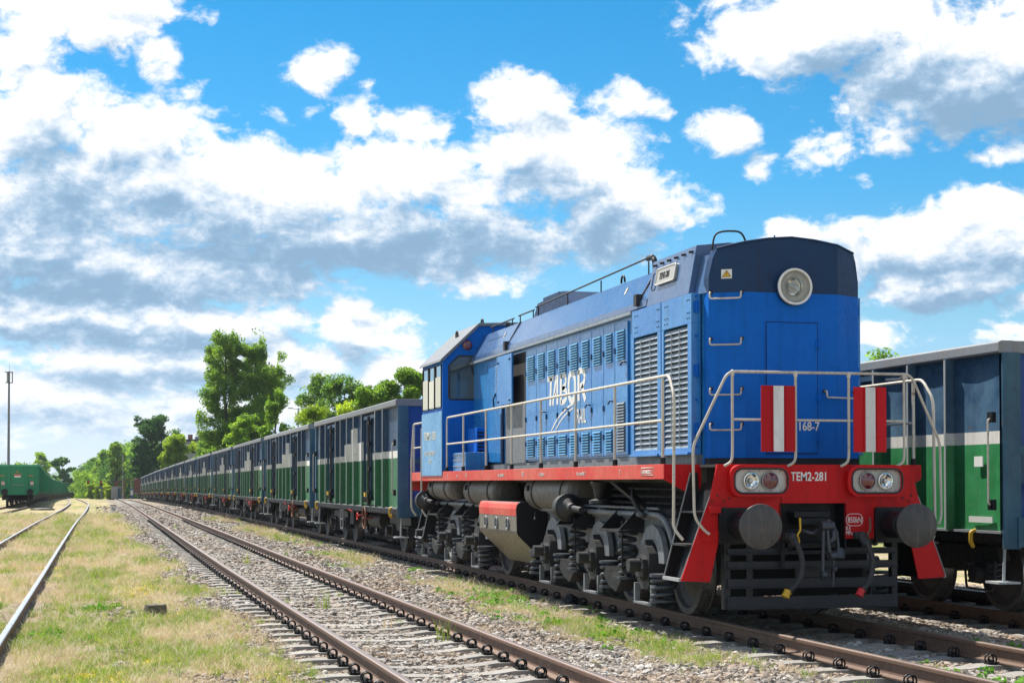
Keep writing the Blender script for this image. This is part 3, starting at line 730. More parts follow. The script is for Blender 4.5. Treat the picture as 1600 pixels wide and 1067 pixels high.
def make_wagon(ribs, doors, castle, label, name='open_wagon', grab=True, detail=True, body=('gw_navy','gw_white','gw_green','gw_blue','gw_endblue'), L=12.66, side_order=1):
    """open box wagon; y = 0 at the middle, near end at -L/2; ribs measured from the near end"""
    h = L / 2; root = empty(name, (0, 0, 0), label=label, cat='wagon')
    zf, zt = .98, 3.04
    zs0, zs1 = 2.0, 2.145
    mats = [M[k] for k in body[:3]]
    lim = [0.10] + list(ribs) + [L - .10]
    w = MB(); dmb = []
    for s in (-1, 1):
        for i in range(len(lim) - 1):
            a, b = lim[i], lim[i+1]; ya, yb = a - h, b - h
            if any(abs(a - d) < .02 for d in doors): continue
            zc = zs1
            for (c, z) in castle:
                if abs(a - c) < .02: zc = z
            side_panel(w, s, ya, yb, [(zf, zs0, 2), (zs0, zc, 1), (zc, zt, 0)])
        w.box(s*1.36, s*1.395, -h+.06, h-.06, zf, zt, 0)
    w.build('side_panel', mats, root)
    sill = MB()
    for s in (-1, 1): sill.box(s*1.30, s*1.47, -h, h, .88, .975)
    sill.box(-1.3, 1.3, -h+.05, h-.05, .84, .90); sill.box(-.22, .22, -h, h, .70, .84)
    sill.build('underframe', M['under'], root)
    lip = MB()
    for s in (-1, 1): lip.box(s*1.31, s*1.505, -h+.003, h-.003, .972, 1.0)
    lip.build('sill_edge', M['gw_rail'], root)
    tr = MB()
    for s in (-1, 1): tr.prism([(s*1.36, 3.03), (s*1.52, 3.03), (s*1.53, 3.05), (s*1.53, 3.15), (s*1.49, 3.17), (s*1.36, 3.17)], 'y', -h-.02, h+.02)
    for e in (-1, 1): tr.box(-1.36, 1.36, e*(h-.10), e*(h+.019), 3.028, 3.168)
    tr.build('top_rail', M['gw_rail'], root, bevel=.008)
    fl = MB(); fl.box(-1.35, 1.35, -h+.1, h-.1, .98, 1.0); fl.build('floor', M['rustbrown'], root)
    for s in (-1, 1):
        for r in ribs:
            y = r - h
            rb = MB(); zc = zs1
            for (c, z) in castle:
                if abs(r - c) < .02: zc = z
            for (z0, z1, mi) in ((.985, zs0, 2), (zs0, zc, 1), (zc, 3.03, 0)):
                rb.prism([(s*1.43, y-.035), (s*1.545, y-.018), (s*1.545, y+.018), (s*1.43, y+.035)], 'z', z0, z1, mi)
            rb.prism([(s*1.545, y-.02), (s*1.551, y-.02), (s*1.551, y+.02), (s*1.545, y+.02)], 'z', .99, 3.03, 3)
            rb.build('rib', mats + [M['gw_steel']], root)
    for e in (-1, 1):
        ew = MB(); y = e * (h - .05)
        ew.box(-1.36, 1.36, y-.025, y+.025, .98, 3.03, 0)
        for xx in (-.75, 0, .75): ew.prism([(xx-.09, y+e*.02), (xx-.05, y+e*.10), (xx+.05, y+e*.10), (xx+.09, y+e*.02)], 'z', 1.0, 3.025, 1)
        ew.box(-1.3, 1.3, y+e*.02, y+e*.09, 1.88, 1.98, 1)
        ew.build('end_wall', [M[body[4]], M['gw_blue']], root)
        for s in (-1, 1):
            cp = MB(); cp.prism([(s*1.27, y-.06), (s*1.49, y-.06), (s*1.49, y+e*.085), (s*1.44, y+e*.095), (s*1.27, y+e*.085)], 'z', .80, 3.03); cp.build('corner_post', M['gw_blue'], root)
        bb = MB(); bb.box(-1.32, 1.32, e*(h-.02), e*(h+.06), .82, 1.16); bb.box(-.25, .25, e*h, e*(h+.10), .86, 1.12, 0)
        hb = bb.build('headstock', M['gw_blue'], root)
        for s in (-1, 1):
            bf = MB(); c = (s*.875, e*(h+.06), 1.05); bf.lathe(c, (0, e, 0), [(.16, 0), (.16, .05), (.11, .06), (.105, .30), (.085, .31), (.08, .50), (.22, .52), (.225, .56), (.18, .58), (0, .585)], 18)
            bf.build('buffer', M['black'], root)
            st = MB(); st.tube([(s*1.38, e*(h-.12), .95), (s*1.40, e*(h-.12), .42)], .018, 6); st.box(s*1.25, s*1.52, e*(h-.30), e*(h-.02), .40, .425, 0)
            st.build('step', M['gw_steel'], root)
        hk = MB(); hk.tube(smooth_path([(0, e*(h+.06), 1.03), (0, e*(h+.36), 1.03), (0, e*(h+.42), 1.11), (0, e*(h+.33), 1.17)], .05), .03, 8)
        hk.tube(smooth_path([(.05, e*(h+.30), 1.02), (.06, e*(h+.33), .7), (-.06, e*(h+.33), .7), (-.05, e*(h+.30), 1.02)], .05), .016, 6)
        hk.build('coupling', M['black'], root)
        hs = MB(); hs.tube(smooth_path([(.45, e*(h+.05), .95), (.48, e*(h+.25), .85), (.44, e*(h+.28), .5), (.30, e*(h+.3), .42)], .12), .025, 8); hs.build('brake_hose', M['rubber'], root)
    for s in (-1, 1):
        if detail:
            for e in (-1, 1):
                gb = MB(); y = e*(h-.14); x = s*1.50
                gb.tube(smooth_path([(x, y, 2.28), (x+s*.07, y, 2.28), (x+s*.07, y, 1.30), (x, y, 1.30)], .03), .012, 6, 1); gb.box(x, x+s*.05, y-.05, y+.05, 2.24, 2.36); gb.box(x, x+s*.05, y-.05, y+.05, 1.24, 1.36)
                gb.build('grab_handle', [M['black'], M['railpaint']], root)
                yh = MB(); yy = e*(h-.55); yh.tube(smooth_path([(s*1.49, yy, 1.0), (s*1.55, yy, .98), (s*1.55, yy, .84), (s*1.50, yy+.03, .80), (s*1.50, yy+.08, .86)], .03), .024, 6); yh.build('towing_hook', M['yellow'], root)
    for s in (-1, 1):
        for d in doors:
            i = list(ribs).index(d); a, b = ribs[i] - h, ribs[i+1] - h; m = (a + b) / 2
            dr = MB()
            for (p, q) in ((a + .06, m - .02), (m + .02, b - .06)):
                side_panel(dr, s, p, q, [(1.03, zs0, 2), (zs0, zs1, 1), (zs1, 2.98, 0)], 1.46)
                for yy in (p, q): dr.box(s*1.44, s*1.50, yy - .03, yy + .03, 1.03, 2.98, 0)
                dr.box(s*1.44, s*1.505, p+.03, q-.03, 2.90, 2.98, 0); dr.box(s*1.44, s*1.505, p+.03, q-.03, 1.03, 1.12, 2)
            door = dr.build('door', mats, root)
            lk = MB()
            for yy in (m - .09, m + .09):
                lk.tube([(s*1.53, yy, 1.0), (s*1.53, yy, 2.95)], .016, 6, 0)
                for zz in (1.3, 1.8, 2.35, 2.8): lk.box(s*1.50, s*1.555, yy-.045, yy+.045, zz-.04, zz+.04, 0)
            lk.box(s*1.49, s*1.58, m-.16, m+.16, 1.06, 1.20, 0); lk.tube([(s*1.56, m-.18, 1.22), (s*1.60, m+.14, 1.10)], .022, 6, 0)
            lk.build('lock_bar', [M['black']], door)
            yb = MB(); yb.box(s*1.58, s*1.62, m-.05, m+.09, 1.20, 1.29); yb.build('door_handle', M['yellow'], door)
    if detail:
        for s in (-1, 1):
            yb = -h + 6.9
            lad = MB()
            for yy in (yb + .9, yb + 1.25): lad.box(s*1.42, s*1.45, yy - .02, yy + .02, .36, .98)
            for zz in (.40, .62, .84): lad.box(s*1.42, s*1.452, yb + .9, yb + 1.25, zz - .015, zz + .015)
            lad.build('ladder', M['undergrey'], root)
            hw = MB(); cy = -h + 4.1; pts = [(s*1.50, cy + .24*math.cos(t), .72 + .24*math.sin(t)) for t in [2*PI*k/20 for k in range(20)]]
            hw.tube(pts, .018, 6, closed=True)
            for k in range(3): hw.tube([(s*1.50, cy, .72), (s*1.50, cy + .24*math.cos(2.1*k), .72 + .24*math.sin(2.1*k))], .012, 5)
            hw.cyl((s*1.30, cy, .72), (s*1.52, cy, .72), .03, 8); hw.build('hand_brake_wheel', M['rustbrown'], root)
            lv = MB(); pts = [(s*1.47, -h+5.3 + .08*math.cos(t), .74 + .08*math.sin(t)) for t in [2*PI*k/12 for k in range(12)]]; lv.tube(pts, .014, 6, closed=True)
            lv.tube([(s*1.46, -h+5.2, .76), (s*1.30, -h+4.9, .80)], .012, 6); lv.tube([(s*1.46, -h+6.2, .84), (s*1.46, -h+6.75, .88)], .018, 6); lv.build('brake_lever', M['letterred'], root)
            tk = MB(); tk.cyl((s*.8, -1.2, .62), (s*.8, .5, .62), .19, 14); tk.box(s*1.1, s*1.25, 1.0, 1.5, .5, .84); tk.build('brake_equipment', M['under'], root)
    y25_bogie(root, -h + 2.0 + .0); y25_bogie(root, h - 2.0)
    return root
ribsA = [1.45, 2.40, 4.25, 5.45, 6.50, 7.55, 8.40, 10.25, 11.30]
wA = make_wagon(ribsA, [2.40, 8.40], [(4.25, 2.42), (5.45, 2.76), (6.50, 2.42)], 'x')
hA = 12.66 / 2
ORD = ['first', 'second', 'third', 'fourth', 'fifth', 'sixth', 'seventh', 'eighth', 'ninth', 'tenth', 'eleventh', 'twelfth', 'thirteenth', 'fourteenth', 'fifteenth', 'sixteenth',
       'seventeenth', 'eighteenth', 'nineteenth', 'twentieth', 'twenty-first', 'twenty-second', 'twenty-third', 'twenty-fourth', 'twenty-fifth', 'twenty-sixth', 'twenty-seventh', 'twenty-eighth']
NW = 15
for i in range(NW):
    w = wA if i == 0 else copy_tree(wA)
    y = 32.12 + hA + i * 13.95
    x = float(TRK['T3'](y)); dx = float(TRK['T3'](y + 5) - TRK['T3'](y - 5)) / 10
    w.location = (x, y, float(zg(y))); w.rotation_euler = (math.atan(float(zg(y + 5) - zg(y - 5)) / 10), 0, -math.atan(dx))
    w['label'] = ('blue, white and green open wagon coupled directly behind the locomotive' if i == 0 else 'blue, white and green open wagon, %s in line behind the locomotive' % ORD[i] if i < NW - 1 else 'farthest blue, white and green open wagon, next to the brown one')
    w['group'] = 'open wagons of the long train'
# lone wagon at the right (same livery, narrower panels towards us, no white steps)
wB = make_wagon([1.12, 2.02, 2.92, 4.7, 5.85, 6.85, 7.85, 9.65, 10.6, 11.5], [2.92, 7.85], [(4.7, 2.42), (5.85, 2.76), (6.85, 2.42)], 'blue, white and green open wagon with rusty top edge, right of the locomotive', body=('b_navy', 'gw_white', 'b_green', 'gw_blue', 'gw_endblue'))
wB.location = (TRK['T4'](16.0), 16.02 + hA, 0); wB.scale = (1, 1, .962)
# small stencils and plates on its side
sb = MB(); sb.box(-1.475, -1.462, -hA + .42, -hA + .60, 1.74, 1.86); sb.build('paper_label', M['letter'], wB)
sb = MB(); sb.box(-1.476, -1.463, -hA + .22, -hA + .72, 1.09, 1.16, 0); sb.build('stencil_plate', M['letterfade'], wB)
sb = MB(); sb.box(-1.18, -1.08, -hA - .10, -hA - .04, 1.44, 1.54, 0); sb.build('red_reflector', M['letterred'], wB)
sb = MB(); sb.box(-1.28, -.3, -hA - .012, -hA - .002, 1.55, 1.98, 0); sb.build('dark_panel', M['gw_navy'], wB)

# brown wagon closing the train
def plain_wagon(name, label, group, mat, mat2, Lb=12.6, hgt=3.05, cat='wagon', ridges=True, nr=9):
    h = Lb / 2; root = empty(name, (0, 0, 0), label=label, cat=cat, group=group)
    b = MB()
    for s in (-1, 1):
        b.box(s*1.36, s*1.42, -h, h, .98, hgt - .12)
        for k in range(nr + 1): y = -h + .06 + (2*h - .12) * k / nr; b.box(s*1.42, s*1.49, y - .05, y + .05, .985, hgt - .12)
    b.build('side_panel', mat, root)
    for e in (-1, 1):
        q = MB(); q.box(-1.36, 1.36, e*(h-.08), e*(h-.02), .98, hgt - .12)
        for xx in (-.62, .62): q.box(xx - .09, xx + .09, e*(h-.02), e*(h+.07), 1.0, hgt - .13)
        for xx in (-1.3, 1.3): q.box(xx - .07, xx + .07, e*(h-.02), e*(h+.06), .82, hgt - .13)
        q.box(-1.3, 1.3, e*(h-.02), e*(h+.05), .84, 1.15); q.build('end_wall', mat, root)
        f = MB()
        for s in (-1, 1): f.lathe((s*.875, e*(h+.05), 1.05), (0, e, 0), [(.15, 0), (.11, .04), (.10, .5), (.24, .52), (.24, .58), (0, .60)], 14)
        f.build('buffers', M['black'], root)
    t = MB()
    for s in (-1, 1): t.box(s*1.36, s*1.52, -h, h, hgt - .12, hgt)
    for e in (-1, 1): t.box(-1.36, 1.36, e*(h-.10), e*(h+.03), hgt - .123, hgt - .003)
    t.build('top_rail', mat2, root)
    u = MB(); u.box(-1.42, 1.42, -h, h, .84, .975); u.box(-1.1, 1.1, -2.2, 2.2, .45, .84); u.build('underframe', M['under'], root)
    for yc in (-h + 2, h - 2):
        g = MB()
        for s in (-1, 1):
            g.box(s*.95, s*1.1, yc - 1.2, yc + 1.2, .45, .78)
        bo = g.build('bogie', M['under'], root)
        for yy in (-.9, .9):
            w = MB(); w.cyl((-.7, yc+yy, .46), (.7, yc+yy, .46), .08, 8)
            for s in (-1, 1): w.cyl((s*.69, yc+yy, .46), (s*.82, yc+yy, .46), .46, 18)
            w.build('wheelset', M['wheel'], bo)
    return root
br = plain_wagon('box_wagon', 'rusty brown wagon at the far end of the long train', None, M['rustbrown'], M['rustbrown'], hgt=3.1)
br.location = (7.72, 251.5, float(zg(251.5))); br.rotation_euler = (0, 0, .02)
# the green train on the left
gw = plain_wagon('green_wagon', 'x', 'green open wagons on the left', M['fw_green'], M['fw_green2'], hgt=3.02)
for s in (-1, 1): e2 = MB(); e2.box(s*1.43, s*1.445, -6.25, 6.25, .985, 1.15); e2.build('rusty_strip', M['orangerust'], gw)
T0 = TRK['T0']
for i in range(26):
    w = gw if i == 0 else copy_tree(gw)
    y = 123.6 + 6.3 + i * 13.9; x = float(T0(y)); dx = float(T0(y + 6) - T0(y - 6)) / 12
    w.location = (x, y, float(zg(y))); w.rotation_euler = (0, 0, -math.atan(dx))
    w['label'] = ('green open wagon with its end wall facing us, orange dashes and two white markers' if i == 0 else 'green open wagon, %s from the near end of the left train' % ORD[i]) if i < 25 else 'farthest wagon of the green train on the left'
    w['group'] = 'green open wagons on the left'
e = MB(); ye = -6.3 - .06
for xx in (-1.06, .94): e.box(xx - .01 - .16, xx + .16, ye + .02, ye + .045, 2.20, 2.235)
e.box(-.28, .28, ye + .02, ye + .045, 2.32, 2.35); e.box(-.07, .05, ye + .02, ye + .045, 2.46, 2.52); e.build('orange_marks', M['orange'], gw)
e = MB(); e.box(-.22, .22, ye + .02, ye + .045, 2.10, 2.28); e.build('paper_label', M['letter'], gw)
e = MB(); e.box(-.22, .22, ye + .012, ye + .016, 2.235, 2.285); e.build('red_strip', M['letterred'], gw)
e = MB(); e.box(-.42, .42, ye + .0, ye + .03, 1.55, 1.58); e.build('end_handrail', M['gw_steel'], gw)
for xx in (-1.0, 1.0):
    e = MB(); e.box(xx - .10, xx + .10, ye - .03, ye - .01, 1.55, 1.80); mk = e.build('tail_marker', M['letter'], gw)
    e = MB(); e.prism([(xx - .09, 1.57), (xx + .09, 1.57), (xx, 1.675)], 'y', ye - .036, ye - .031); e.prism([(xx - .09, 1.78), (xx, 1.675), (xx + .09, 1.78)], 'y', ye - .036, ye - .031); e.build('red_triangles', M['letterred'], mk)

# ------------------------------------------------------------------ diesel locomotive (world coordinates, x centre 7.35)
XC = 7.35
OFF = Vector((XC, 23.2, 0))
loco = empty('diesel_locomotive', OFF, label='blue diesel locomotive with red buffer beam and white handrails, nose towards us', cat='locomotive')
def U(u): return XC + u
DP = 15.87                                              # front face of the buffer beam
# platform and side fascia
m = MB()
for s in (-1, 1):
    m.box(U(s*1.5), U(s*1.46), 16.41, 30.62, 1.53, 1.69)
    m.box(U(s*1.1), U(s*1.5), 16.40, 16.415, 1.53, 1.685)
m.box(U(-1.5), U(1.5), 30.60, 30.63, 1.35, 1.69)
m.build('side_fascia', M['redfade'], loco, bevel=.004)
m = MB(); m.box(U(-1.455), U(1.455), 16.42, 30.59, 1.655, 1.686); m.box(U(-1.1), U(1.1), 15.92, 16.42, 1.655, 1.684)
m.box(U(-.55), U(-.25), 16.2, 30.3, 1.15, 1.65); m.box(U(.25), U(.55), 16.2, 30.3, 1.15, 1.65); m.box(U(-1.05), U(1.05), 16.3, 30.2, 1.50, 1.65)
m.build('walkway_deck', M['under'], loco)
# gussets behind the front steps
for s in (-1, 1): m = MB(); m.prism([(U(s*1.5), 1.53), (U(s*1.5), 1.688), (U(s*1.08), 1.688), (U(s*1.08), 1.30)], 'y', 16.385, 16.398); m.build('step_gusset', M['red'], loco)
# buffer beam with the flared step plates
m = MB()
z1 = .905
outer = [(-1.10, 1.682), (-1.18, 1.35), (-1.5, .485), (-1.185, .470), (-1.085, z1)]
m.prism([(U(a), b) for a, b in outer] + [(U(-.40), z1), (U(-.40), 1.275), (U(-.39), 1.682)], 'y', DP, DP + .02)
m.prism([(U(-a), b) for a, b in outer] + [(U(.33), z1), (U(.33), 1.275), (U(.33), 1.682)], 'y', DP, DP + .02)
m.box(U(-.39), U(.33), DP + .0005, DP + .0195, 1.278, 1.6815)
m.box(U(-1.10), U(1.10), DP + .021, DP + .06, 1.60, 1.684)
bb = m.build('buffer_beam', M['red'], loco, bevel=.003)
m = MB(); m.box(U(-.40), U(.33), DP + .22, DP + .24, .80, 1.30); m.box(U(-.42), U(-.40), DP, DP + .24, .80, 1.28); m.box(U(.33), U(.35), DP, DP + .24, .80, 1.28)
m.box(U(-.24), U(.17), DP + .01, DP + .22, 1.13, 1.19); m.box(U(-.20), U(.13), DP - .03, DP + .2, 1.05, 1.12); m.box(U(-.3), U(.25), DP + .05, DP + .2, .78, .86)
for u in (-.15, .13): m.box(U(u - .012), U(u + .012), DP + .06, DP + .09, .84, 1.06)
m.build('coupler_pocket', M['black'], loco, bevel=.004)
# rivets and bolts
m = MB()
for (u, z) in ((-1.16, 1.30), (-1.10, 1.36), (-1.03, 1.30), (-1.02, 1.23), (-.97, 1.33), (-1.24, .97), (-1.24, .90), (-1.20, .97), (1.0, 1.33), (1.07, 1.3), (1.1, 1.36), (1.2, .95)): m.sphere((U(u), DP, z), .012, 5)
m.build('bolts', M['under'], bb)
m = MB()
for s in (-1, 1):
    m.box(U(s*1.20), U(s*1.08), DP - .05, DP, 1.18, 1.25)
    m.box(U(s*1.27), U(s*1.08), DP - .012, DP, .89, 1.0)
m.build('lamp_bracket', M['red'], bb, bevel=.004)
# front steps: rear stringer, sloping back and treads
for s in (-1, 1):
    m = MB()
    m.prism([(U(s*1.13), 1.60), (U(s*1.20), 1.60), (U(s*1.5), .50), (U(s*1.2), .47), (U(s*1.08), .9)], 'y', 16.36, 16.375, 0)
    m.hexa([(U(s*1.5), DP+.02, .485), (U(s*1.17), DP+.02, .485), (U(s*1.17), 16.36, .485), (U(s*1.5), 16.36, .485)], [(U(s*1.5), DP+.02, .50), (U(s*1.17), DP+.02, .50), (U(s*1.17), 16.36, .50), (U(s*1.5), 16.36, .50)], 0)
    m.add([(U(s*1.40), DP+.02, .5), (U(s*1.40), 16.36, .5), (U(s*1.10), 16.36, 1.45), (U(s*1.10), DP+.02, 1.45)], [(0, 1, 2, 3)], 0)
    st = m.build('front_steps', M['black'], loco)
    m = MB()
    m.box(U(s*1.52), U(s*1.49), DP+.02, 16.38, .478, .512)
    m.tube([(U(s*1.505), 16.38, .50), (U(s*1.205), 16.38, 1.60)], .007, 5); m.tube([(U(s*1.508), DP+.004, .50), (U(s*1.185), DP+.004, 1.35)], .005, 5)
    m.build('step_edge', M['gw_steel'], st)
    m = MB(); m.box(U(s*1.44), U(s*1.22), DP+.03, 16.35, .84, .86); m.box(U(s*1.33), U(s*1.12), DP+.03, 16.35, 1.18, 1.20); m.build('step_tread', M['under'], st)
# rear steps
for s in (-1, 1):
    m = MB()
    for y in (29.55, 30.15): m.prism([(U(s*1.10), 1.5), (U(s*1.24), 1.5), (U(s*1.48), .50), (U(s*1.18), .50)], 'y', y, y + .02)
    m.add([(U(s*1.4), 29.57, .5), (U(s*1.4), 30.15, .5), (U(s*1.10), 30.15, 1.5), (U(s*1.10), 29.57, 1.5)], [(0, 1, 2, 3)])
    m.box(U(s*1.50), U(s*1.2), 29.55, 30.17, .48, .50)
    rs = m.build('rear_steps', M['black'], loco)
    m = MB(); m.box(U(s*1.51), U(s*1.49), 29.55, 30.17, .475, .51)
    for y in (29.545, 30.145): m.tube([(U(s*1.485), y, .5), (U(s*1.245), y, 1.5)], .008, 5)
    m.build('step_edge', M['gw_steel'], rs)
# light clusters
for s, u0, u1 in ((-1, -.99, -.31), (1, .33, 1.0)):
    m = MB(); P = rrect(U(u0), U(u1), 1.345, 1.678, .12, 6); Q = rrect(U(u0) + .045, U(u1) - .045, 1.385, 1.638, .09, 6)
    n = len(P); v = [(a, DP - .09, b) for a, b in P] + [(a, DP, b) for a, b in P] + [(a, DP - .09, b) for a, b in Q] + [(a, DP - .03, b) for a, b in Q]
    f = [(i, (i+1) % n, n + (i+1) % n, n + i) for i in range(n)] + [(i, (i+1) % n, 2*n + (i+1) % n, 2*n + i) for i in range(n)] + [(2*n + i, 2*n + (i+1) % n, 3*n + (i+1) % n, 3*n + i) for i in range(n)]
    m.add(v, f, 0, False); lc = m.build('light_cluster', M['red'], loco)
    m = MB(); pts = [(a, DP - .092, b) for a, b in rrect(U(u0) + .045, U(u1) - .045, 1.385, 1.638, .09, 6)]; m.tube(pts, .010, 6, closed=True); m.build('gasket', M['rubber'], lc)
    m = MB(); m.prism([(a, b) for a, b in rrect(U(u0) + .04, U(u1) - .04, 1.38, 1.643, .09, 6)], 'y', DP - .045, DP - .03)
    rf = m.build('reflector_panel', M['glassbez'], lc)
    mid = (u0 + u1) / 2; cw = mid + s * .105 * 1.0 if s > 0 else mid - .105; cr = mid - s * .105 if s > 0 else mid + .105
    for (c, mt, nm) in ((cw, M['chrome'], 'clear_lamp'), (cr, M['redlens'], 'red_lamp')):
        m = MB(); m.lathe((U(c), DP - .045, 1.512), (0, -1, 0), [(.092, 0), (.092, .03), (.075, .032), (.055, .012), (.02, 0), (0, 0)] if nm == 'clear_lamp' else [(.092, 0), (.092, .022), (.08, .03), (.05, .04), (0, .044)], 24, 0)
        m.tube([(U(c) + .09*math.cos(t), DP - .078, 1.512 + .09*math.sin(t)) for t in [2*PI*k/24 for k in range(24)]], .006, 5, 1, closed=True)
        m.sphere((U(c), DP - .065, 1.512), .022, 6, 2 if nm == 'clear_lamp' else 0)
        m.build(nm, [mt, M['gw_steel'], M['glassbez']], lc)
    m = MB()
    for du in (-.23, -.12, 0, .12, .23):
        for z in (1.41, 1.615): m.sphere((U(mid + du), DP - .046, z), .006, 4)
    m.build('screws', M['under'], lc)
# buffers
for s in (-1, 1):
    c = (U(s*.86), DP, 1.052)
    m = MB(); m.prism(rrect(U(s*.86) - .215 + s*.02, U(s*.86) + .215 + s*.02, .86, 1.235, .02, 2), 'y', DP - .035, DP)
    for du in (-.18, .18):
        for dz in (-.15, .15): m.cyl((U(s*.86 + du), DP - .055, 1.052 + dz), (U(s*.86 + du), DP - .03, 1.052 + dz), .018, 6)
    m.lathe(c, (0, -1, 0), [(.145, .03), (.14, .10), (.135, .30), (.115, .31), (.11, .48)], 24)
    bf = m.build('buffer', M['black'], loco)
    m = MB(); m.lathe(c, (0, -1, 0), [(.0, .50), (.10, .50), (.2, .535), (.222, .545), (.229, .56), (.226, .578), (.17, .592), (.08, .60), (0, .602)], 40); m.build('buffer_plate', M['disc'], bf)
# screw coupling and hook
m = MB()
m.tube(smooth_path([(U(-.28), DP + .1, .98), (U(-.18), DP - .12, .99), (U(-.10), DP - .16, .96), (U(-.03), DP - .1, 1.0)], .05), .022, 8)
m.lathe((U(.0), DP - .20, 1.04), (1, 0, 0), [(.001, -.04), (.055, -.04), (.055, .10), (.001, .10)], 12)
m.tube([(U(-.012), DP - .21, 1.05), (U(-.03), DP - .23, .54)], .020, 8); m.lathe((U(-.05), DP - .23, .54), (1, 0, 0), [(.001, 0), (.045, 0), (.045, .05), (.001, .05)], 12)
m.tube([(U(.09), DP - .20, 1.05), (U(.14), DP - .21, .98), (U(.155), DP - .22, .77)], .018, 8)
m.tube(smooth_path([(U(.05), DP - .17, 1.1), (U(.11), DP - .20, 1.02), (U(.10), DP - .22, .9), (U(.045), DP - .2, .88)], .05), .034, 8)
m.tube(smooth_path([(U(.03), DP - .22, 1.0), (U(.035), DP - .24, .8), (U(.07), DP - .24, .70)], .06), .022, 8)
m.cyl((U(.03), DP - .25, .73), (U(.20), DP - .22, .75), .045, 10); m.cyl((U(.145), DP - .26, .70), (U(.165), DP - .22, .80), .05, 10)
m.tube([(U(.09), DP - .23, .70), (U(.085), DP - .23, .42)], .014, 6); m.sphere((U(.10), DP - .24, .60), .03, 6)
m.build('screw_coupling', paint('coupling_steel', (.05, .055, .065), .32, .4, (.04, .03, .025), metal=.4), loco)
for (u, ub, cm, hm) in ((-.335, -.455, M['yellow'], 'yellow'), (.46, .37, M['railside'], 'rust')):
    m = MB(); m.cyl((U(u), DP, .93), (U(u), DP - .16, .93), .035, 10); m.cyl((U(u) - .07, DP - .10, .94), (U(u) + .06, DP - .10, .93), .04, 10); m.sphere((U(u), DP - .13, .93), .055, 8)
    m.tube(smooth_path([(U(u), DP - .14, .93), (U(u) + .03, DP - .22, .85), (U(u) + .075, DP - .25, .68), (U(u) + .03, DP - .26, .47), (U(ub), DP - .27, .36)], .14, 8), .030, 10)
    m.cyl((U(u), DP - .15, .90), (U(u) + .02, DP - .20, .84), .037, 10)
    bh = m.build('brake_hose', M['rubber'], loco)
    m = MB(); m.tube(smooth_path([(U(u) + .08, DP - .13, .82), (U(u) + .085, DP - .13, .90), (U(u) + .055, DP - .15, .95), (U(u) + .10, DP - .13, 1.0), (U(u) + .10, DP - .12, 1.13)], .02), .012, 6); m.build('cock_handle', cm, bh)
    m = MB(); m.lathe((U(ub) + .01, DP - .268, .375), (-.5, -.1, -1), [(.001, -.02), (.036, -.02), (.04, .03), (.045, .06), (.001, .06)], 10); m.cyl((U(ub) - .02, DP - .29, .35), (U(ub) + .06, DP - .25, .36), .014, 6)
    m.build('hose_coupling', M['yellow'] if hm == 'yellow' else M['letterred'], bh)
m = MB(); m.box(U(-.40), U(-.36), DP - .02, DP, .60, .92); m.build('hanging_strap', M['black'], loco)
# obstacle guard
m = MB()
for (z0, z1, t) in ((.175, .31, .03), (.395, .495, .05), (.595, .675, .05), (.745, .81, .05)):
    m.box(U(-.97), U(.955), DP + .05, DP + .07, z0, z1); m.box(U(-.97), U(.955), DP + .05 - t, DP + .05, z0, z0 + .012)
m.box(U(-1.0), U(-.93), DP + .072, DP + .16, .175, .90); m.box(U(.91), U(.975), DP + .072, DP + .16, .175, .90); m.box(U(-.74), U(-.68), DP + .072, DP + .1, .30, .90); m.box(U(.66), U(.68), DP + .072, DP + .1, .30, .90)
m.box(U(-.2), U(.2), DP + .06, DP + .1, .5, .62)
m.build('obstacle_guard', M['guard'], loco, bevel=.003)
m = MB(); m.box(U(-.80), U(.80), 16.42, 16.48, .28, 1.10); m.box(U(-.66), U(.66), 16.2, 16.42, .95, 1.1); m.build('shade_backing', M['void'], loco)  # black boxes added to darken the gap behind the guard, as painted shade

# hood nose -------------------------------------------------------
DN = 16.46; DC = 16.66
nose = [(-.545, DN), (.545, DN), (.885, DC), (.885, 16.80), (-.885, 16.80), (-.885, DC)]
m = MB(); m.prism([(U(a), b) for a, b in nose], 'z', 1.76, 3.55); hn = m.build('hood_nose', M['blue'], loco, bevel=.006)
m = MB(); m.prism([(U(a*.995), b + .01) for a, b in nose], 'z', 1.69, 1.76); m.build('nose_skirt', M['black'], loco)
m = MB()   # dark upper band with sloping shoulders and arched top
def nose_top():
    def ring(fn): return [fn(a, b) for a, b in nose]
    zt = lambda u: 4.155 - .13 * (abs(u) / .82) ** 1.6
    cols = [-.885, -.845, -.805, -.545, -.27, 0, .27, .545, .805, .845, .885]
    def dd(u): return DN if abs(u) <= .545 else DN + (abs(u) - .545) / (.885 - .545) * (DC - DN)
    v = []; 
    for u in cols: 
        top = zt(u) if abs(u) <= .806 else (3.72 if abs(u) > .88 else 3.93)
        v += [(U(u), dd(u), 3.55), (U(u), dd(u), top)]
    n = len(cols); f = [(2*i, 2*i+2, 2*i+3, 2*i+1) for i in range(n - 1)]
    b = 2 * n
    for u in cols:
        top = zt(u) if abs(u) <= .806 else (3.72 if abs(u) > .88 else 3.93)
        v += [(U(u), 16.80, 3.55), (U(u), 16.80, top)]
    for i in range(n - 1):
        f.append((b+2*i+1, b+2*i+3, b+2*i+2, b+2*i)); f.append((2*i+1, 2*i+3, b+2*i+3, b+2*i+1))
    f += [(0, 1, b+1, b), (2*n-1, 2*n-2, b+2*n-2, b+2*n-1)]
    m.add(v, f)
nose_top(); nt = m.build('nose_top', M['navy'], loco)
m = MB()
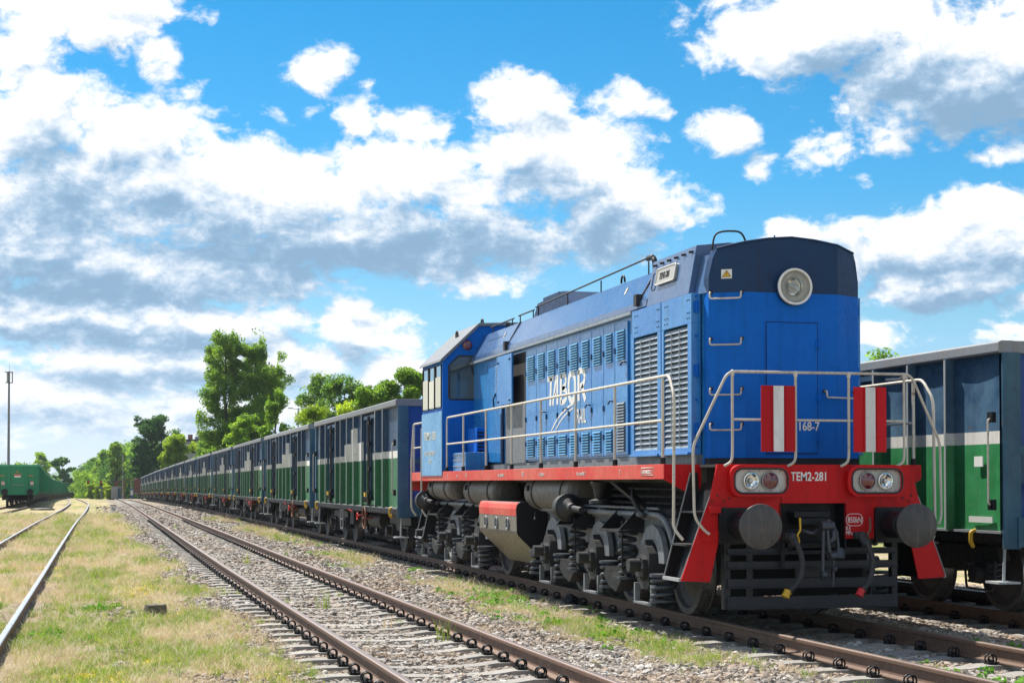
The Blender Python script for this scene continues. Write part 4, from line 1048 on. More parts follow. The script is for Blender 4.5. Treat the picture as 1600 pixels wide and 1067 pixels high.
m.tube([(U(u), DN - .004 if abs(u) <= .545 else DN + (abs(u) - .545) / .34 * .2 - .004, 4.158 - .13 * (abs(u) / .82) ** 1.6) for u in (-.805, -.545, -.27, 0, .27, .545, .805)], .012, 6)
m.build('roof_edge_trim', M['navy'], nt)
m = MB()   # front door set into the nose
m.box(U(-.315), U(.305), DN - .008, DN - .001, 1.80, 3.24); m.box(U(-.30), U(.29), DN - .016, DN - .0095, 1.815, 3.225)
fd = m.build('front_door', M['blue'], loco, bevel=.002)
m = MB(); m.box(U(-.309), U(.299), DN - .0092, DN - .0082, 1.806, 3.234); m.build('door_gap', M['void'], fd)
m = MB()
for z in (3.0, 2.42, 1.98): m.box(U(.275), U(.335), DN - .03, DN - .008, z - .035, z + .035); m.cyl((U(.305), DN - .035, z - .05), (U(.305), DN - .035, z + .05), .010, 8)
m.build('door_hinge', M['blue'], fd)
m = MB(); m.tube(smooth_path([(U(-.24), DN - .012, 2.43), (U(-.24), DN - .045, 2.43), (U(-.12), DN - .045, 2.40), (U(-.12), DN - .012, 2.40)], .02), .010, 6); m.build('door_handle', M['blue'], fd)
# headlight
c = (U(0.01), DN, 3.615)
m = MB(); m.lathe(c, (0, -1, 0), [(.202, -.02), (.202, .05), (.195, .06)], 40); hl = m.build('headlight', M['navy'], loco)
m = MB(); m.lathe(c, (0, -1, 0), [(.198, .045), (.200, .075), (.192, .085), (.176, .083), (.173, .065)], 40)
for k in range(12): t = 2*PI*k/12; m.sphere((c[0] + .187*math.cos(t), DN - .084, c[2] + .187*math.sin(t)), .007, 4)
m.build('headlight_rim', M['white'], hl)
m = MB(); m.lathe(c, (0, -1, 0), [(.176, .06), (.145, .03), (.10, .02), (0, .02)], 36)
for k in range(7): t = .6 + 2*PI*k/7; m.sphere((c[0] + .13*math.cos(t), DN - .035, c[2] + .13*math.sin(t)), .007, 4)
m.build('reflector_dish', M['glassbez'], hl)
m = MB(); m.lathe(c, (0, -1, 0), [(.10, .03), (.097, .045), (.07, .022), (.035, .008), (.0, .006)], 32); m.tube([(c[0] - .04, DN - .03, c[2] + .015), (c[0] + .02, DN - .07, c[2] - .015)], .018, 8); m.build('inner_reflector', M['chrome'], hl)
m = MB(); m.lathe(c, (0, -1, 0), [(.175, .068), (.11, .082), (0, .088)], 32); m.build('headlight_glass', M['lens'], hl)
# grab irons on the nose
def nosept(u, out=0.0):
    if abs(u) <= .545: return (U(u), DN - out)
    t = (abs(u) - .545) / .34; k = out * .707 * 1.1
    return (U(u) - (out * .5 if u < 0 else -out * .5), DN + .2 * t - out * .86)
def grab(u0, u1, z):
    m = MB(); a = nosept(u0); a1 = nosept(u0, .07); b = nosept(u1); b1 = nosept(u1, .07)
    m.tube(smooth_path([(a[0], a[1], z), (a1[0], a1[1], z), (a1[0], a1[1], z - .07), (b1[0], b1[1], z - .07), (b1[0], b1[1], z), (b[0], b[1], z)], .025, 3), .0095, 8)
    g_ = m.build('grab_iron', M['railpaint'], loco)
    m = MB()
    for p in (a, b): m.cyl((p[0], p[1] - .001, z), (p[0], p[1] - .012, z), .022, 8)
    m.build('grab_base', M['black'], g_)
for z in (3.55, 3.05, 2.53 - .02, 2.13): grab(-.865, -.575, z)
grab(-.62 + .02, -.40, 2.55) if False else None
grab(.38, .80, 2.49)
m = MB(); m.tube(smooth_path([(U(-.82), 16.72, 4.03), (U(-.80), 16.70, 4.20), (U(-.70), 16.68, 4.235), (U(-.50), 16.66, 4.235), (U(-.44), 16.66, 4.10)], .07), .011, 8); m.build('roof_grab_rail', M['under'], loco)
m = MB(); m.box(U(-.10), U(.20), 16.8, 17.1, 4.13, 4.20); m.tube([(U(-.13), 16.62, 4.14), (U(-.13), 16.62, 4.20)], .01, 5); m.build('roof_hatch', M['roofblue'], loco)
# warning sign
p0 = nosept(-.74, .006); p1 = nosept(-.60, .006)
def nplate(u0, u1, z0, z1, mt, nm, out, par):
    a = nosept(u0, out); b = nosept(u1, out); a2 = nosept(u0, out + .003); b2 = nosept(u1, out + .003)
    m = MB(); m.hexa([(a2[0], a2[1], z0), (b2[0], b2[1], z0), (b[0], b[1], z0), (a[0], a[1], z0)], [(a2[0], a2[1], z1), (b2[0], b2[1], z1), (b[0], b[1], z1), (a[0], a[1], z1)]); return m.build(nm, mt, par)
ws = nplate(-.765, -.665, 3.70, 3.80, M['letter'], 'warning_sign', .003, loco)
def ntri(uc, zc, r, out, mt, nm, par):
    m = MB(); v = []
    for o_ in (out, out + .002):
        for (du, dz) in ((-r, -.6*r), (r, -.6*r), (0, 1.1*r)): p = nosept(uc + du, o_); v.append((p[0], p[1], zc + dz))
    m.add(v, [(0, 1, 2), (3, 5, 4), (0, 3, 4, 1), (1, 4, 5, 2), (2, 5, 3, 0)]); return m.build(nm, mt, par)
ntri(-.715, 3.743, .044, .0065, M['letterblack'], 'triangle_border', ws); ntri(-.715, 3.742, .034, .009, M['amber'], 'triangle', ws)
m = MB(); q = nosept(-.715, .0125); m.tube([(q[0] + .004, q[1], 3.765), (q[0] - .006, q[1], 3.748), (q[0] + .006, q[1], 3.745), (q[0] - .003, q[1], 3.727)], .0025, 4); m.build('lightning_bolt', M['letterblack'], ws)
txt('class_lettering', '168-7', .135, M['letter'], loco, (U(.055), DN - .0185, 2.06), (1, 0, 0), L_UP, .82, .002, OFF)
txt('number_lettering', 'TEM2-281', .128, M['letter'], loco, (U(-.285), DP - .004, 1.515), (1, 0, 0), L_UP, .78, .0025, OFF)
m = MB(); m.tube([(a, DP - .003, b) for a, b in rrect(U(.345), U(.535), 1.04, 1.165, .055, 5)], .0035, 5, closed=True); kn = m.build('rating_outline', M['letter'], loco)
txt('rating_lettering', '850kN', .088, M['letter'], kn, (U(.362), DP - .004, 1.072), (1, 0, 0), L_UP, .68, .0, OFF)
txt('pressure_lettering', '0.5', .06, M['letter'], loco, (U(.30) + .03, DP - .022, .995), (1, 0, 0), L_UP, .8, 0, OFF)
txt('pressure_lettering', 'MPa', .06, M['letter'], loco, (U(.30) + .03, DP - .022, .945), (1, 0, 0), L_UP, .75, 0, OFF)

# hood sides: radiator section -------------------------------------
for s in (-1, 1):
    X = lambda a: U(s * a)
    m = MB(); m.box(X(.885), X(.62), 16.80, 27.70, 1.69, 3.56); m.box(X(.95), X(.60), 18.90, 27.70, 1.82, 3.55); m.build('hood_side', M['blue_side'], loco)
    m = MB(); m.box(X(.96), X(.62), 16.85, 27.70, 1.69, 1.80); m.build('hood_sill', M['undergrey'], loco)
    # two big louvred radiator doors
    for (a, b) in ((16.86, 17.83), (17.86, 18.90)):
        fr = MB(); fr.box(X(.90), X(1.01), a, b, 3.24, 3.57); fr.box(X(.90), X(1.01), a, b, 1.80, 1.88); fr.box(X(.90), X(1.01), a, a + .12, 1.88, 3.24); fr.box(X(.90), X(1.01), b - .07, b, 1.88, 3.24)
        fr.box(X(1.00), X(1.05), a + .02, b - .02, 1.80, 1.83)
        ld = fr.build('louvred_door', M['blue_side'], loco, bevel=.004)
        sl = MB(); n = 21
        for k in range(n):
            z = 1.91 + (3.20 - 1.91) * k / (n - 1)
            sl.hexa([(X(1.004), a+.12, z-.030), (X(.95), a+.12, z-.030), (X(.95), b-.07, z-.030), (X(1.004), b-.07, z-.030)], [(X(.975), a+.12, z+.022), (X(.95), a+.12, z+.022), (X(.95), b-.07, z+.022), (X(.975), b-.07, z+.022)])
        for yy in (a + .38, b - .33): sl.box(X(1.008), X(1.014), yy-.008, yy+.008, 1.90, 3.2)
        sl.build('louvre_slats', M['louvre'], ld)
        vd = MB(); vd.box(X(.90), X(.91), a+.1, b-.05, 1.86, 3.26); vd.build('louvre_backing', M['void'], ld)
        bl = MB()
        for yy in (a + .06, a + .12, b - .2, b - .12):
            for zz in (3.30, 3.36, 3.50): bl.sphere((X(1.012), yy, zz), .009, 4)
        bl.build('bolts', M['under'], ld)
    hg = MB()
    for z in (3.42, 2.72, 2.08): hg.box(X(.93), X(.985), 16.835, 16.86, z-.06, z+.06); hg.cyl((X(.955), 16.83, z-.07), (X(.955), 16.83, z+.07), .012, 8)
    for z in (3.54, 3.1, 2.4, 1.9): hg.cyl((X(.955), 16.84, z), (X(.955), 16.86, z), .014, 6)
    hg.build('door_hinge', M['blue'], loco)
    # slanted upper panel with the number box
    m = MB(); m.hexa([(X(.99), 17.0, 3.575), (X(.5), 17.0, 3.575), (X(.5), 18.42, 3.575), (X(.99), 18.42, 3.575)], [(X(.90), 16.98, 4.115), (X(.5), 16.98, 4.16), (X(.5), 18.42, 4.16), (X(.90), 18.42, 4.115)])
    ub = m.build('upper_radiator_panel', M['roofblue'], loco, bevel=.006)
    m = MB()
    for y in (17.1, 17.34, 17.58, 17.82, 18.06, 18.3): m.cyl((X(.905), y, 4.06), (X(.945), y, 4.05), .014, 6); m.box(X(.91), X(.925), y-.04, y+.01, 4.045, 4.065)
    m.build('panel_latch', M['black'], ub)
    def slant(y, z, out):   # point on the slanted panel
        t = (z - 3.575) / .54; return (X(.99 - .09 * t + out), y, z)
    pts = rrect(17.50, 18.14, 3.80, 3.985, .03, 4)
    m = MB(); n = len(pts); m.add([slant(a, b, .025) for a, b in pts] + [slant(a, b, 0) for a, b in pts], [tuple(range(n)), ] + [(i, (i+1) % n, n+(i+1) % n, n+i) for i in range(n)]); npn = m.build('number_plate', M['plate'], ub)
    m = MB(); m.tube([slant(a, b, .026) for a, b in pts], .009, 6, closed=True); m.build('plate_frame', M['white'], npn)
    a = slant(18.03 if s < 0 else 17.62, 3.855, .028); upv = Vector(slant(17, 3.9, 0)) - Vector(slant(17, 3.8, 0))
    txt('plate_lettering', 'TEM2-281', .115, M['letterblack'], npn, a, (0, -1 if s < 0 else 1, 0), upv, .72, 0, OFF)
    pts = rrect(18.20, 18.33, 3.76, 3.96, .03, 4); m = MB(); m.tube([slant(a, b, .004) for a, b in pts], .004, 4, closed=True); m.build('cover_outline', M['navy'], ub)
    # front wing between nose and radiator panel
    m = MB(); m.hexa([(X(.885), 16.70, 3.56), (X(.70), 16.70, 3.56), (X(.70), 16.98, 3.56), (X(.93), 16.98, 3.56)], [(X(.82), 16.74, 3.98), (X(.70), 16.74, 3.98), (X(.70), 16.98, 4.0), (X(.84), 16.98, 4.0)]); m.build('shoulder_plate', M['roofblue'], loco)
    # cornice and sloping roof side of the long hood
    m = MB(); m.prism([(X(.93), 3.54), (X(1.02), 3.54), (X(1.02), 3.58), (X(.93), 3.60)], 'y', 18.93, 27.70); m.build('cornice', M['louvre'], loco)
    for (a, b) in ((18.43, 18.72), (18.74, 25.22), (25.24, 27.70)):
        m = MB(); m.prism([(X(.99), 3.59), (X(.985), 3.66), (X(.74), 4.06), (X(.60), 4.10), (X(.60), 3.59)], 'y', a, b); rp_ = m.build('roof_side', M['roofblue'], loco, bevel=.006)
    m = MB(); m.box(X(.99), X(1.0), 25.25, 26.4, 3.84, 3.845); m.tube([(X(.985), 18.73, 3.66), (X(.75), 18.73, 4.06)], .016, 6); m.tube([(X(.99), 25.23, 3.64), (X(.75), 25.23, 4.06)], .016, 6); m.box(X(.95), X(1.03), 18.68, 18.78, 3.62, 3.76); m.box(X(.95), X(1.03), 25.18, 25.28, 3.6, 3.74)
    m.build('roof_strap', M['under'], loco)
    m = MB()
    for y in (19.6, 25.9): m.hexa([(X(.863), y, 3.87), (X(.858), y, 3.86), (X(.858), y+.05, 3.86), (X(.863), y+.05, 3.87)], [(X(.822), y, 3.95), (X(.81), y, 3.94), (X(.81), y+.05, 3.94), (X(.822), y+.05, 3.95)])
    m.build('small_sticker', M['lettercream'], loco)
    # roof walk rails
    m = MB()
    for (a, b, z0, ps) in ((18.9, 24.35, 4.20, (19.05, 21.0, 22.6, 24.2)), (24.45, 25.4, 4.17, (24.5, 25.3)), (25.7, 27.3, 4.16, (25.8, 26.2, 27.1))):
        m.tube([(X(.74), a, z0 + (.06 if a < 20 else 0)), (X(.74), b, z0)], .012, 6)
        for y in ps: m.tube([(X(.74), y, 4.03), (X(.74), y, z0 + .01)], .010, 5)
    m.build('roof_rail', M['under'], loco)
    m = MB()
    for (y, u) in ((20.3, .66), (26.6, .6)): m.tube([(X(u), y + .07*math.cos(t), 4.12 + .07*math.sin(t)) for t in [PI*k/10 for k in range(-1, 12)]], .014, 6)
    m.build('lifting_eye', M['black'], loco)
    # nine narrow engine doors
    edges = [24.07, 23.46, 22.9, 22.33, 21.75, 21.2, 20.68, 20.15, 19.68, 19.17]
    for k in range(9):
        b_, a_ = edges[k], edges[k+1]; lf = MB(); lf.box(X(.95), X(.975), a_ + .008, b_ - .008, 1.84, 3.49); dr = lf.build('engine_door', M['blue_side'], loco, bevel=.004)
        ya, yb = a_ + .10, b_ - .10
        sets = [(3.02, 3.40)] + ([(1.88, 2.17)] if k < 8 else [(1.88, 2.50)])
        for (z0, z1) in sets:
            gr = MB(); n = 11 if .3 < z1 - z0 < .5 else (8 if z1 - z0 < .3 else 17)
            for i in range(n):
                z = z0 + (z1 - z0) * (i + .5) / n; d = (z1 - z0) / n
                gr.hexa([(X(.999), ya, z-.36*d), (X(.972), ya, z-.36*d), (X(.972), yb, z-.36*d), (X(.999), yb, z-.36*d)], [(X(.984), ya, z+.30*d), (X(.972), ya, z+.36*d), (X(.972), yb, z+.36*d), (X(.984), yb, z+.30*d)])
            gr.build('vent_louvres', M['louvre'] if k == 8 and z0 < 2 else M['ventblue'], dr)
        for (z0, z1) in sets: vb = MB(); vb.box(X(.9745), X(.9765), ya + .004, yb - .004, z0, z1); vb.build('vent_backing', M['void'], dr)
        hd = MB()
        if k in (1, 3, 5, 7, 8):
            zh = 2.52 if k < 8 else 2.98
            hd.tube([(X(.975), a_ + .05, zh), (X(1.02), a_ + .06, zh + .01), (X(1.02), a_ + .15, zh - .03)], .011, 6)
        for zz in (3.15, 2.45, 2.08): hd.box(X(.975), X(.99), b_ - .03, b_ + .01, zz - .035, zz + .035)
        hd.build('door_latch', M['navy'], dr)
    # the opened door and the hood panels next to the cab
    m = MB(); m.box(X(1.06), X(1.09), 24.50, 25.45, 2.72, 3.50); od = m.build('opened_panel', M['blue_side'], loco, bevel=.004)
    m = MB()
    for (y, z) in ((24.62, 3.42), (25.35, 3.4), (24.62, 2.78), (25.35, 2.78)): m.sphere((X(1.09), y, z), .022, 6)
    m.build('panel_knob', M['navy'], od)
    m = MB(); m.box(X(.952), X(.956), 24.12, 25.3, 2.72, 3.5); m.build('open_bay', M['void'], loco)
    m = MB(); m.box(X(.95), X(.972), 24.10, 25.35, 1.80, 2.70)
    m.build('lower_bay_panel', M['undergrey'], loco)
    m = MB(); m.box(X(.95), X(.975), 25.5, 26.5, 1.83, 3.5); pn = m.build('hood_panel', M['blue_side'], loco, bevel=.004)
    m = MB()
    for i in range(12): z = 2.98 + .036 * i; m.hexa([(X(1.0), 25.6, z), (X(.972), 25.6, z), (X(.972), 25.95, z), (X(1.0), 25.95, z)], [(X(.992), 25.6, z+.006), (X(.972), 25.6, z+.024), (X(.972), 25.95, z+.024), (X(.992), 25.95, z+.006)])
    m.build('vent_louvres', M['louvre'], pn)
    m = MB(); m.tube([(X(1.0), 25.42, 1.8), (X(1.0), 25.42, 2.7)], .022, 6); m.tube([(X(1.0), 25.52, 1.8), (X(1.0), 25.52, 2.6)], .012, 6)
    m.tube([(X(.98), 25.98, 2.95), (X(1.02), 25.98, 2.85), (X(1.02), 25.92, 2.7)], .014, 6); m.build('vertical_pipe', M['navy'], loco)
    m = MB(); m.box(X(.96), X(1.12), 26.75, 27.4, 1.72, 2.42); lb = m.build('equipment_locker', M['blue'], loco, bevel=.006)
    m = MB()
    for i in range(8): m.box(X(1.0), X(1.1), 26.735, 26.75, 1.9 + i*.06, 1.93 + i*.06)
    m.build('vent_louvres', M['void'], lb)
    m = MB(); m.box(X(1.02), X(1.40), 26.35, 27.30, 1.69, 2.0); tb = m.build('tool_box', M['blue_side'], loco, bevel=.008)
    m = MB()
    for z in (1.77, 1.87, 1.95): m.box(X(1.40), X(1.412), 26.37, 27.28, z, z+.012)
    m.build('box_ridge', M['louvre'], tb)
# roof
m = MB(); m.prism([(U(-.9), 4.11), (U(-.5), 4.155), (U(.5), 4.155), (U(.9), 4.11), (U(.9), 3.9), (U(-.9), 3.9)], 'y', 16.98, 18.42); m.build('radiator_roof', M['roofblue'], loco)
m = MB(); m.prism([(U(-.62), 4.095), (U(-.3), 4.13), (U(.3), 4.13), (U(.62), 4.095), (U(.6), 3.6), (U(-.6), 3.6)], 'y', 18.42, 27.70); m.build('hood_roof', M['roofblue'], loco)
m = MB(); m.prism([(25.2, 4.10), (24.95, 4.32), (23.5, 4.36), (23.0, 4.10)], 'x', U(-.55), U(.45)); m.box(U(-.5), U(.4), 23.9, 24.8, 4.1, 4.40); m.build('roof_fan_housing', M['navy'], loco, bevel=.006)
m = MB(); m.tube(smooth_path([(U(-.62), 19.15, 4.06), (U(-.62), 19.15, 4.22), (U(-.62), 19.24, 4.30), (U(-.62), 19.42, 4.30)], .07, 6), .036, 12); m.build('exhaust_pipe', M['black'], loco)
# TABOR RAIL on the engine doors -----------------------------------
def ribbon(name, strokes, mt, par, x, conv, w):
    m = MB()
    for st in strokes:
        ww = st[0] * w; pts = st[1:]
        P_ = [Vector((conv(p)[0], conv(p)[1])) for p in pts]
        n = len(P_); L_ = []; R_ = []
        for i in range(n):
            t = (P_[min(i+1, n-1)] - P_[max(i-1, 0)]).normalized(); nn = Vector((-t.y, t.x)); k = ww / 2
            L_.append(P_[i] + nn * k); R_.append(P_[i] - nn * k)
        v = [(x, a.x, a.y) for a in L_] + [(x, a.x, a.y) for a in R_]
        m.add(v, [(i, i+1, n+i+1, n+i) for i in range(n - 1)])
    return m.build(name, mt, par)
def bez(a, b, c, n=6): return [tuple((1-t)**2 * a[i] + 2*t*(1-t) * b[i] + t*t * c[i] for i in (0, 1)) for t in [k/n for k in range(n+1)]]
for s in (-1,):
    y0, y1 = 22.78, 20.90; zb, zt_ = 2.60, 3.02
    conv = lambda p: (y0 + (y1 - y0) * p[0] / 5.0, zb + (zt_ - zb) * p[1])
    ST = [
        (1, (-.15, .93), (.74, .93)), (1.2, (.36, .95), (.26, .0)),            # T
        (1, (.60, 0), (1.10, .98)), (1.2, (1.24, 1.0), (1.24, 0)), (.8, (.8, .33), (1.2, .33)),   # A
        (1.25, (1.72, 0), (1.72, 1)), tuple([1] + [(1.72, .95)] + bez((2.1, .96), (2.45, .93), (2.36, .72)) + bez((2.36, .72), (2.3, .53), (1.9, .53))), tuple([1] + bez((1.9, .50), (2.6, .50), (2.45, .2)) + bez((2.45, .2), (2.3, .03), (1.72, .05))),   # B
        tuple([1.2] + bez((3.15, .95), (2.72, .95), (2.75, .5)) + bez((2.75, .5), (2.75, .05), (3.18, .05)) + bez((3.18, .05), (3.6, .05), (3.58, .5)) + bez((3.58, .5), (3.6, .95), (3.15, .95))),   # O
        (1.25, (4.02, 0), (4.02, 1)), tuple([1.1] + [(4.02, .95)] + bez((4.4, .97), (4.85, .95), (4.76, .70)) + bez((4.76, .70), (4.7, .46), (4.2, .47))), (1.3, (4.42, .48), (4.86, -.02)),   # R
    ]
    tb_ = ribbon('logo_lettering', ST, M['letter'], loco, U(-.978), conv, .078)
    zc = lambda p: p
    ribbon('logo_swoosh', [tuple([1] + bez((22.62, 2.24), (22.2, 2.50), (21.50, 2.58), 10)), tuple([.8] + bez((22.38, 2.25), (22.05, 2.44), (21.52, 2.52), 10))], M['letter'], loco, U(-.9785), zc, .03)
    txt('rail_lettering', 'RAIL', .275, M['letter'], loco, (U(-.979), 21.36, 2.30), (0, -1, 0), L_UP, .80, .004, OFF)
# cab ---------------------------------------------------------------
CA, CB = 27.70, 29.48
prof = [(U(-1.5), 1.70), (U(-1.5), 3.60), (U(-.86), 4.21), (U(-.3), 4.25), (U(.3), 4.25), (U(.86), 4.21), (U(1.5), 3.60), (U(1.5), 1.70)]
m = MB(); m.prism(prof, 'y', CA, CB); cab = m.build('cab', M['blue'], loco, bevel=.01)
m = MB()
for s in (-1, 1):
    m.box(U(s*1.503), U(s*1.515), CA + .005, CB - .005, 1.62, 2.74)
m.build('cab_side_panel', M['cabside'], cab)
m = MB(); m.prism([(U(-1.56), 3.585), (U(-1.54), 3.63), (U(-.87), 4.265), (U(0), 4.30), (U(.87), 4.265), (U(1.54), 3.63), (U(1.56), 3.585), (U(1.50), 3.605), (U(.86), 4.215), (U(0), 4.255), (U(-.86), 4.215), (U(-1.50), 3.605)], 'y', CA - .06, CB + .06); m.build('cab_roof', M['undergrey'], cab)
m = MB()
for (u, y) in ((-1.05, 28.6), (-.75, 27.9), (.75, 27.9)): m.tube([(U(u) + .0, y + .075*math.cos(t), 4.30 - abs(u)*.02 - (.15 if abs(u) > 1 else 0) + .075*math.sin(t)) for t in [2*PI*k/14 for k in range(14)]], .015, 6, closed=True)
m.build('lifting_ring', M['black'], cab)
def window(poly, axis, at, s, name='cab_window'):
    """poly in plane coordinates; axis 'y' = faces -y, 'x' = side"""
    def T(p, o): return (p[0], at - o, p[1]) if axis == 'y' else (at + s * o, p[0], p[1])
    n = len(poly); m = MB(); m.tube([T(p, .004) for p in poly], .017, 6, closed=True); fr = m.build(name, M['rubber'], cab)
    m = MB(); m.add([T(p, .003) for p in poly], [tuple(range(n))]); m.build('pane', M['glass'], fr); return fr
for s in (-1, 1):
    w = [(U(s*1.39), 2.96), (U(s*1.36), 2.94), (U(s*.95), 2.94), (U(s*.92), 2.97), (U(s*.92), 3.66), (U(s*.95), 3.69), (U(s*1.22), 3.69), (U(s*1.39), 3.52)]
    fr = window(w, 'y', CA, 1)
    m = MB(); m.tube([(U(s*1.02), CA - .03, 3.62), (U(s*.93), CA - .04, 3.30)], .008, 5); m.tube([(U(s*.93), CA - .04, 3.30), (U(s*.90), CA - .01, 3.22)], .012, 5); m.build('wiper', M['black'], fr)
    m = MB(); m.lathe((U(s*1.07), CA, 3.88), (0, -1, 0), [(.085, 0), (.085, .05), (.06, .08), (0, .085)], 16); m.build('marker_lamp', M['redlens'], cab)
    for (a, b, z0) in ((27.78, 28.28, 2.80), (28.36, 28.84, 2.80), (28.90, 29.40, 2.80)):
        fr = window([(a, z0), (b, z0), (b, 3.54), (a, 3.54)], 'x', U(s*1.5), s, 'side_window')
        m = MB(); m.box(U(s*1.506), U(s*1.514), a + .03, b - .03, z0 + .02, 3.34 if a != 28.36 else 3.30); m.build('window_blind', M['shutter'], fr)
txt('cab_number', 'TEM2-281', .20, M['lettercream'], cab, (U(-1.517), 29.28, 2.26), (0, -1, 0), L_UP, 1.35, .002, OFF)
txt('cab_number', '92 51 7 620 168-7', .11, M['lettercream'], cab, (U(-1.517), 29.2, 1.98), (0, -1, 0), L_UP, 1.15, .001, OFF)
txt('cab_number', '1-RD', .10, M['lettercream'], cab, (U(-1.517), 28.85, 1.84), (0, -1, 0), L_UP, 1.2, .001, OFF)
for (y, t_, sz) in ((27.3, '2', .07), (26.6, '<=O', .06), (25.9, 'E-1', .09), (23.7, 'Poz. rolni NZ 1', .06), (22.3, '20', .09), (21.4, '<-1 020m->', .06), (19.6, 'Poz. rolni NZ 1', .06), (17.9, 'T', .08)):
    txt('fascia_lettering', t_, sz, M['letterfade'], loco, (U(-1.5025), y, 1.585), (0, -1, 0), L_UP, 1.0, .001, OFF)
m = MB(); pts = [(17.12, 1.575), (16.72, 1.575), (16.72, 1.655), (17.12, 1.655)]; m.tube([(U(-1.502), a, b) for a, b in pts], .004, 4, closed=True); fo = m.build('stencil_outline', M['letter'], loco)
txt('fascia_lettering', 'G PS NDRZ 2', .055, M['letter'], fo, (U(-1.503), 17.10, 1.592), (0, -1, 0), L_UP, 1.0, .001, OFF)
# railings ----------------------------------------------------------
def rail_part(name, tubes, posts=(), mt=None):
    m = MB()
    for p, r_ in tubes: m.tube(smooth_path(p, .09, 5), r_, 10)
    for p, r_ in posts: m.tube(p, r_, 10)
    return m.build(name, mt or M['railpaint'], loco)
f = DP - .045
frt = [([(U(-1.22), f - .04, .965), (U(-1.27), f - .03, 1.0), (U(-1.37), f, 1.13), (U(-1.385), f, 1.87), (U(-1.0), f, 2.64), (U(1.08), f, 2.645), (U(1.42), f, 1.92), (U(1.43), f, 1.12), (U(1.38), f - .03, 1.05)], .0150),
       ([(U(-.95), f, 2.145), (U(1.0), f, 2.145)], .0125),
       ([(U(1.0), f, 2.62), (U(1.02), f + .15, 2.60), (U(1.08), f + .55, 2.62)], .0145)]
for u in (-.95, -.245, .36, 1.0):
    frt.append(([(U(u), f, 2.63), (U(u), f, 1.76), (U(u - .02), f, 1.70), (U(u - .09), f + .01, 1.665)], .0145))
fr = rail_part('front_handrail', frt)
m = MB()
for u in (-.95, -.245, .36, 1.0): m.lathe((U(u), f, 2.60), (0, 0, 1), [(.001, 0), (.021, 0), (.021, .05), (.001, .062)], 10)
m.build('rail_joint', M['railpaint'], fr)
for u0, u1 in ((-.645, -.265), (.40, .775)):
    m = MB(); m.box(U(u0), U(u1), f - .035, f - .028, 1.815, 2.50); wp = m.build('warning_board', M['signred'], loco)
    w_ = u1 - u0; m = MB(); m.box(U(u0 + .36*w_), U(u0 + .66*w_), f - .040, f - .036, 1.817, 2.498); m.build('white_stripe', M['white'], wp)
    m = MB()
    for q in (.31, .71): m.box(U(u0 + q*w_) - .004, U(u0 + q*w_) + .004, f - .043, f - .036, 1.82, 2.495)
    m.build('board_fold', M['signred'], wp)
for s in (-1, 1):
    X = lambda a: U(s * a)
    t_ = [([(X(1.47), 27.48, 1.70), (X(1.47), 27.48, 2.61), (X(1.47), 16.30, 2.625), (X(1.49), 16.09, 2.40), (X(1.50), 16.09, 1.15), (X(1.50), 16.09, 1.02), (X(1.43), 16.0, .90)], .0165), ([(X(1.47), 27.48, 2.155), (X(1.47), 16.5, 2.155)], .0155)]
    ps = [([(X(1.47), y, 1.72), (X(1.47), y, 2.6)], .017) for y in (26.2, 24.6, 23.0, 21.4, 19.75, 18.15, 16.5)]
    sr = rail_part('side_handrail', t_, ps)
    m = MB()
    for y in (27.48, 26.2, 24.6, 23.0, 21.4, 19.75, 18.15, 16.5): m.cyl((X(1.47), y, 1.686), (X(1.47), y, 1.76), .030, 10)
    m.build('post_socket', M['black'], sr)
    rail_part('rear_handrail', [([(X(1.47), 29.6, 2.6), (X(1.47), 30.5, 2.6), (X(1.5), 30.55, 1.9), (X(1.5), 30.55, 1.0), (X(1.42), 30.5, .88)], .02), ([(X(1.47), 29.55, 2.15), (X(1.47), 30.5, 2.15)], .016), ([(X(1.47), 29.7, 2.5), (X(1.5), 29.56, 1.9), (X(1.5), 29.56, 1.0), (X(1.42), 29.5, .88)], .02)], [([(X(1.47), 30.45, 1.7), (X(1.47), 30.45, 2.6)], .019)])
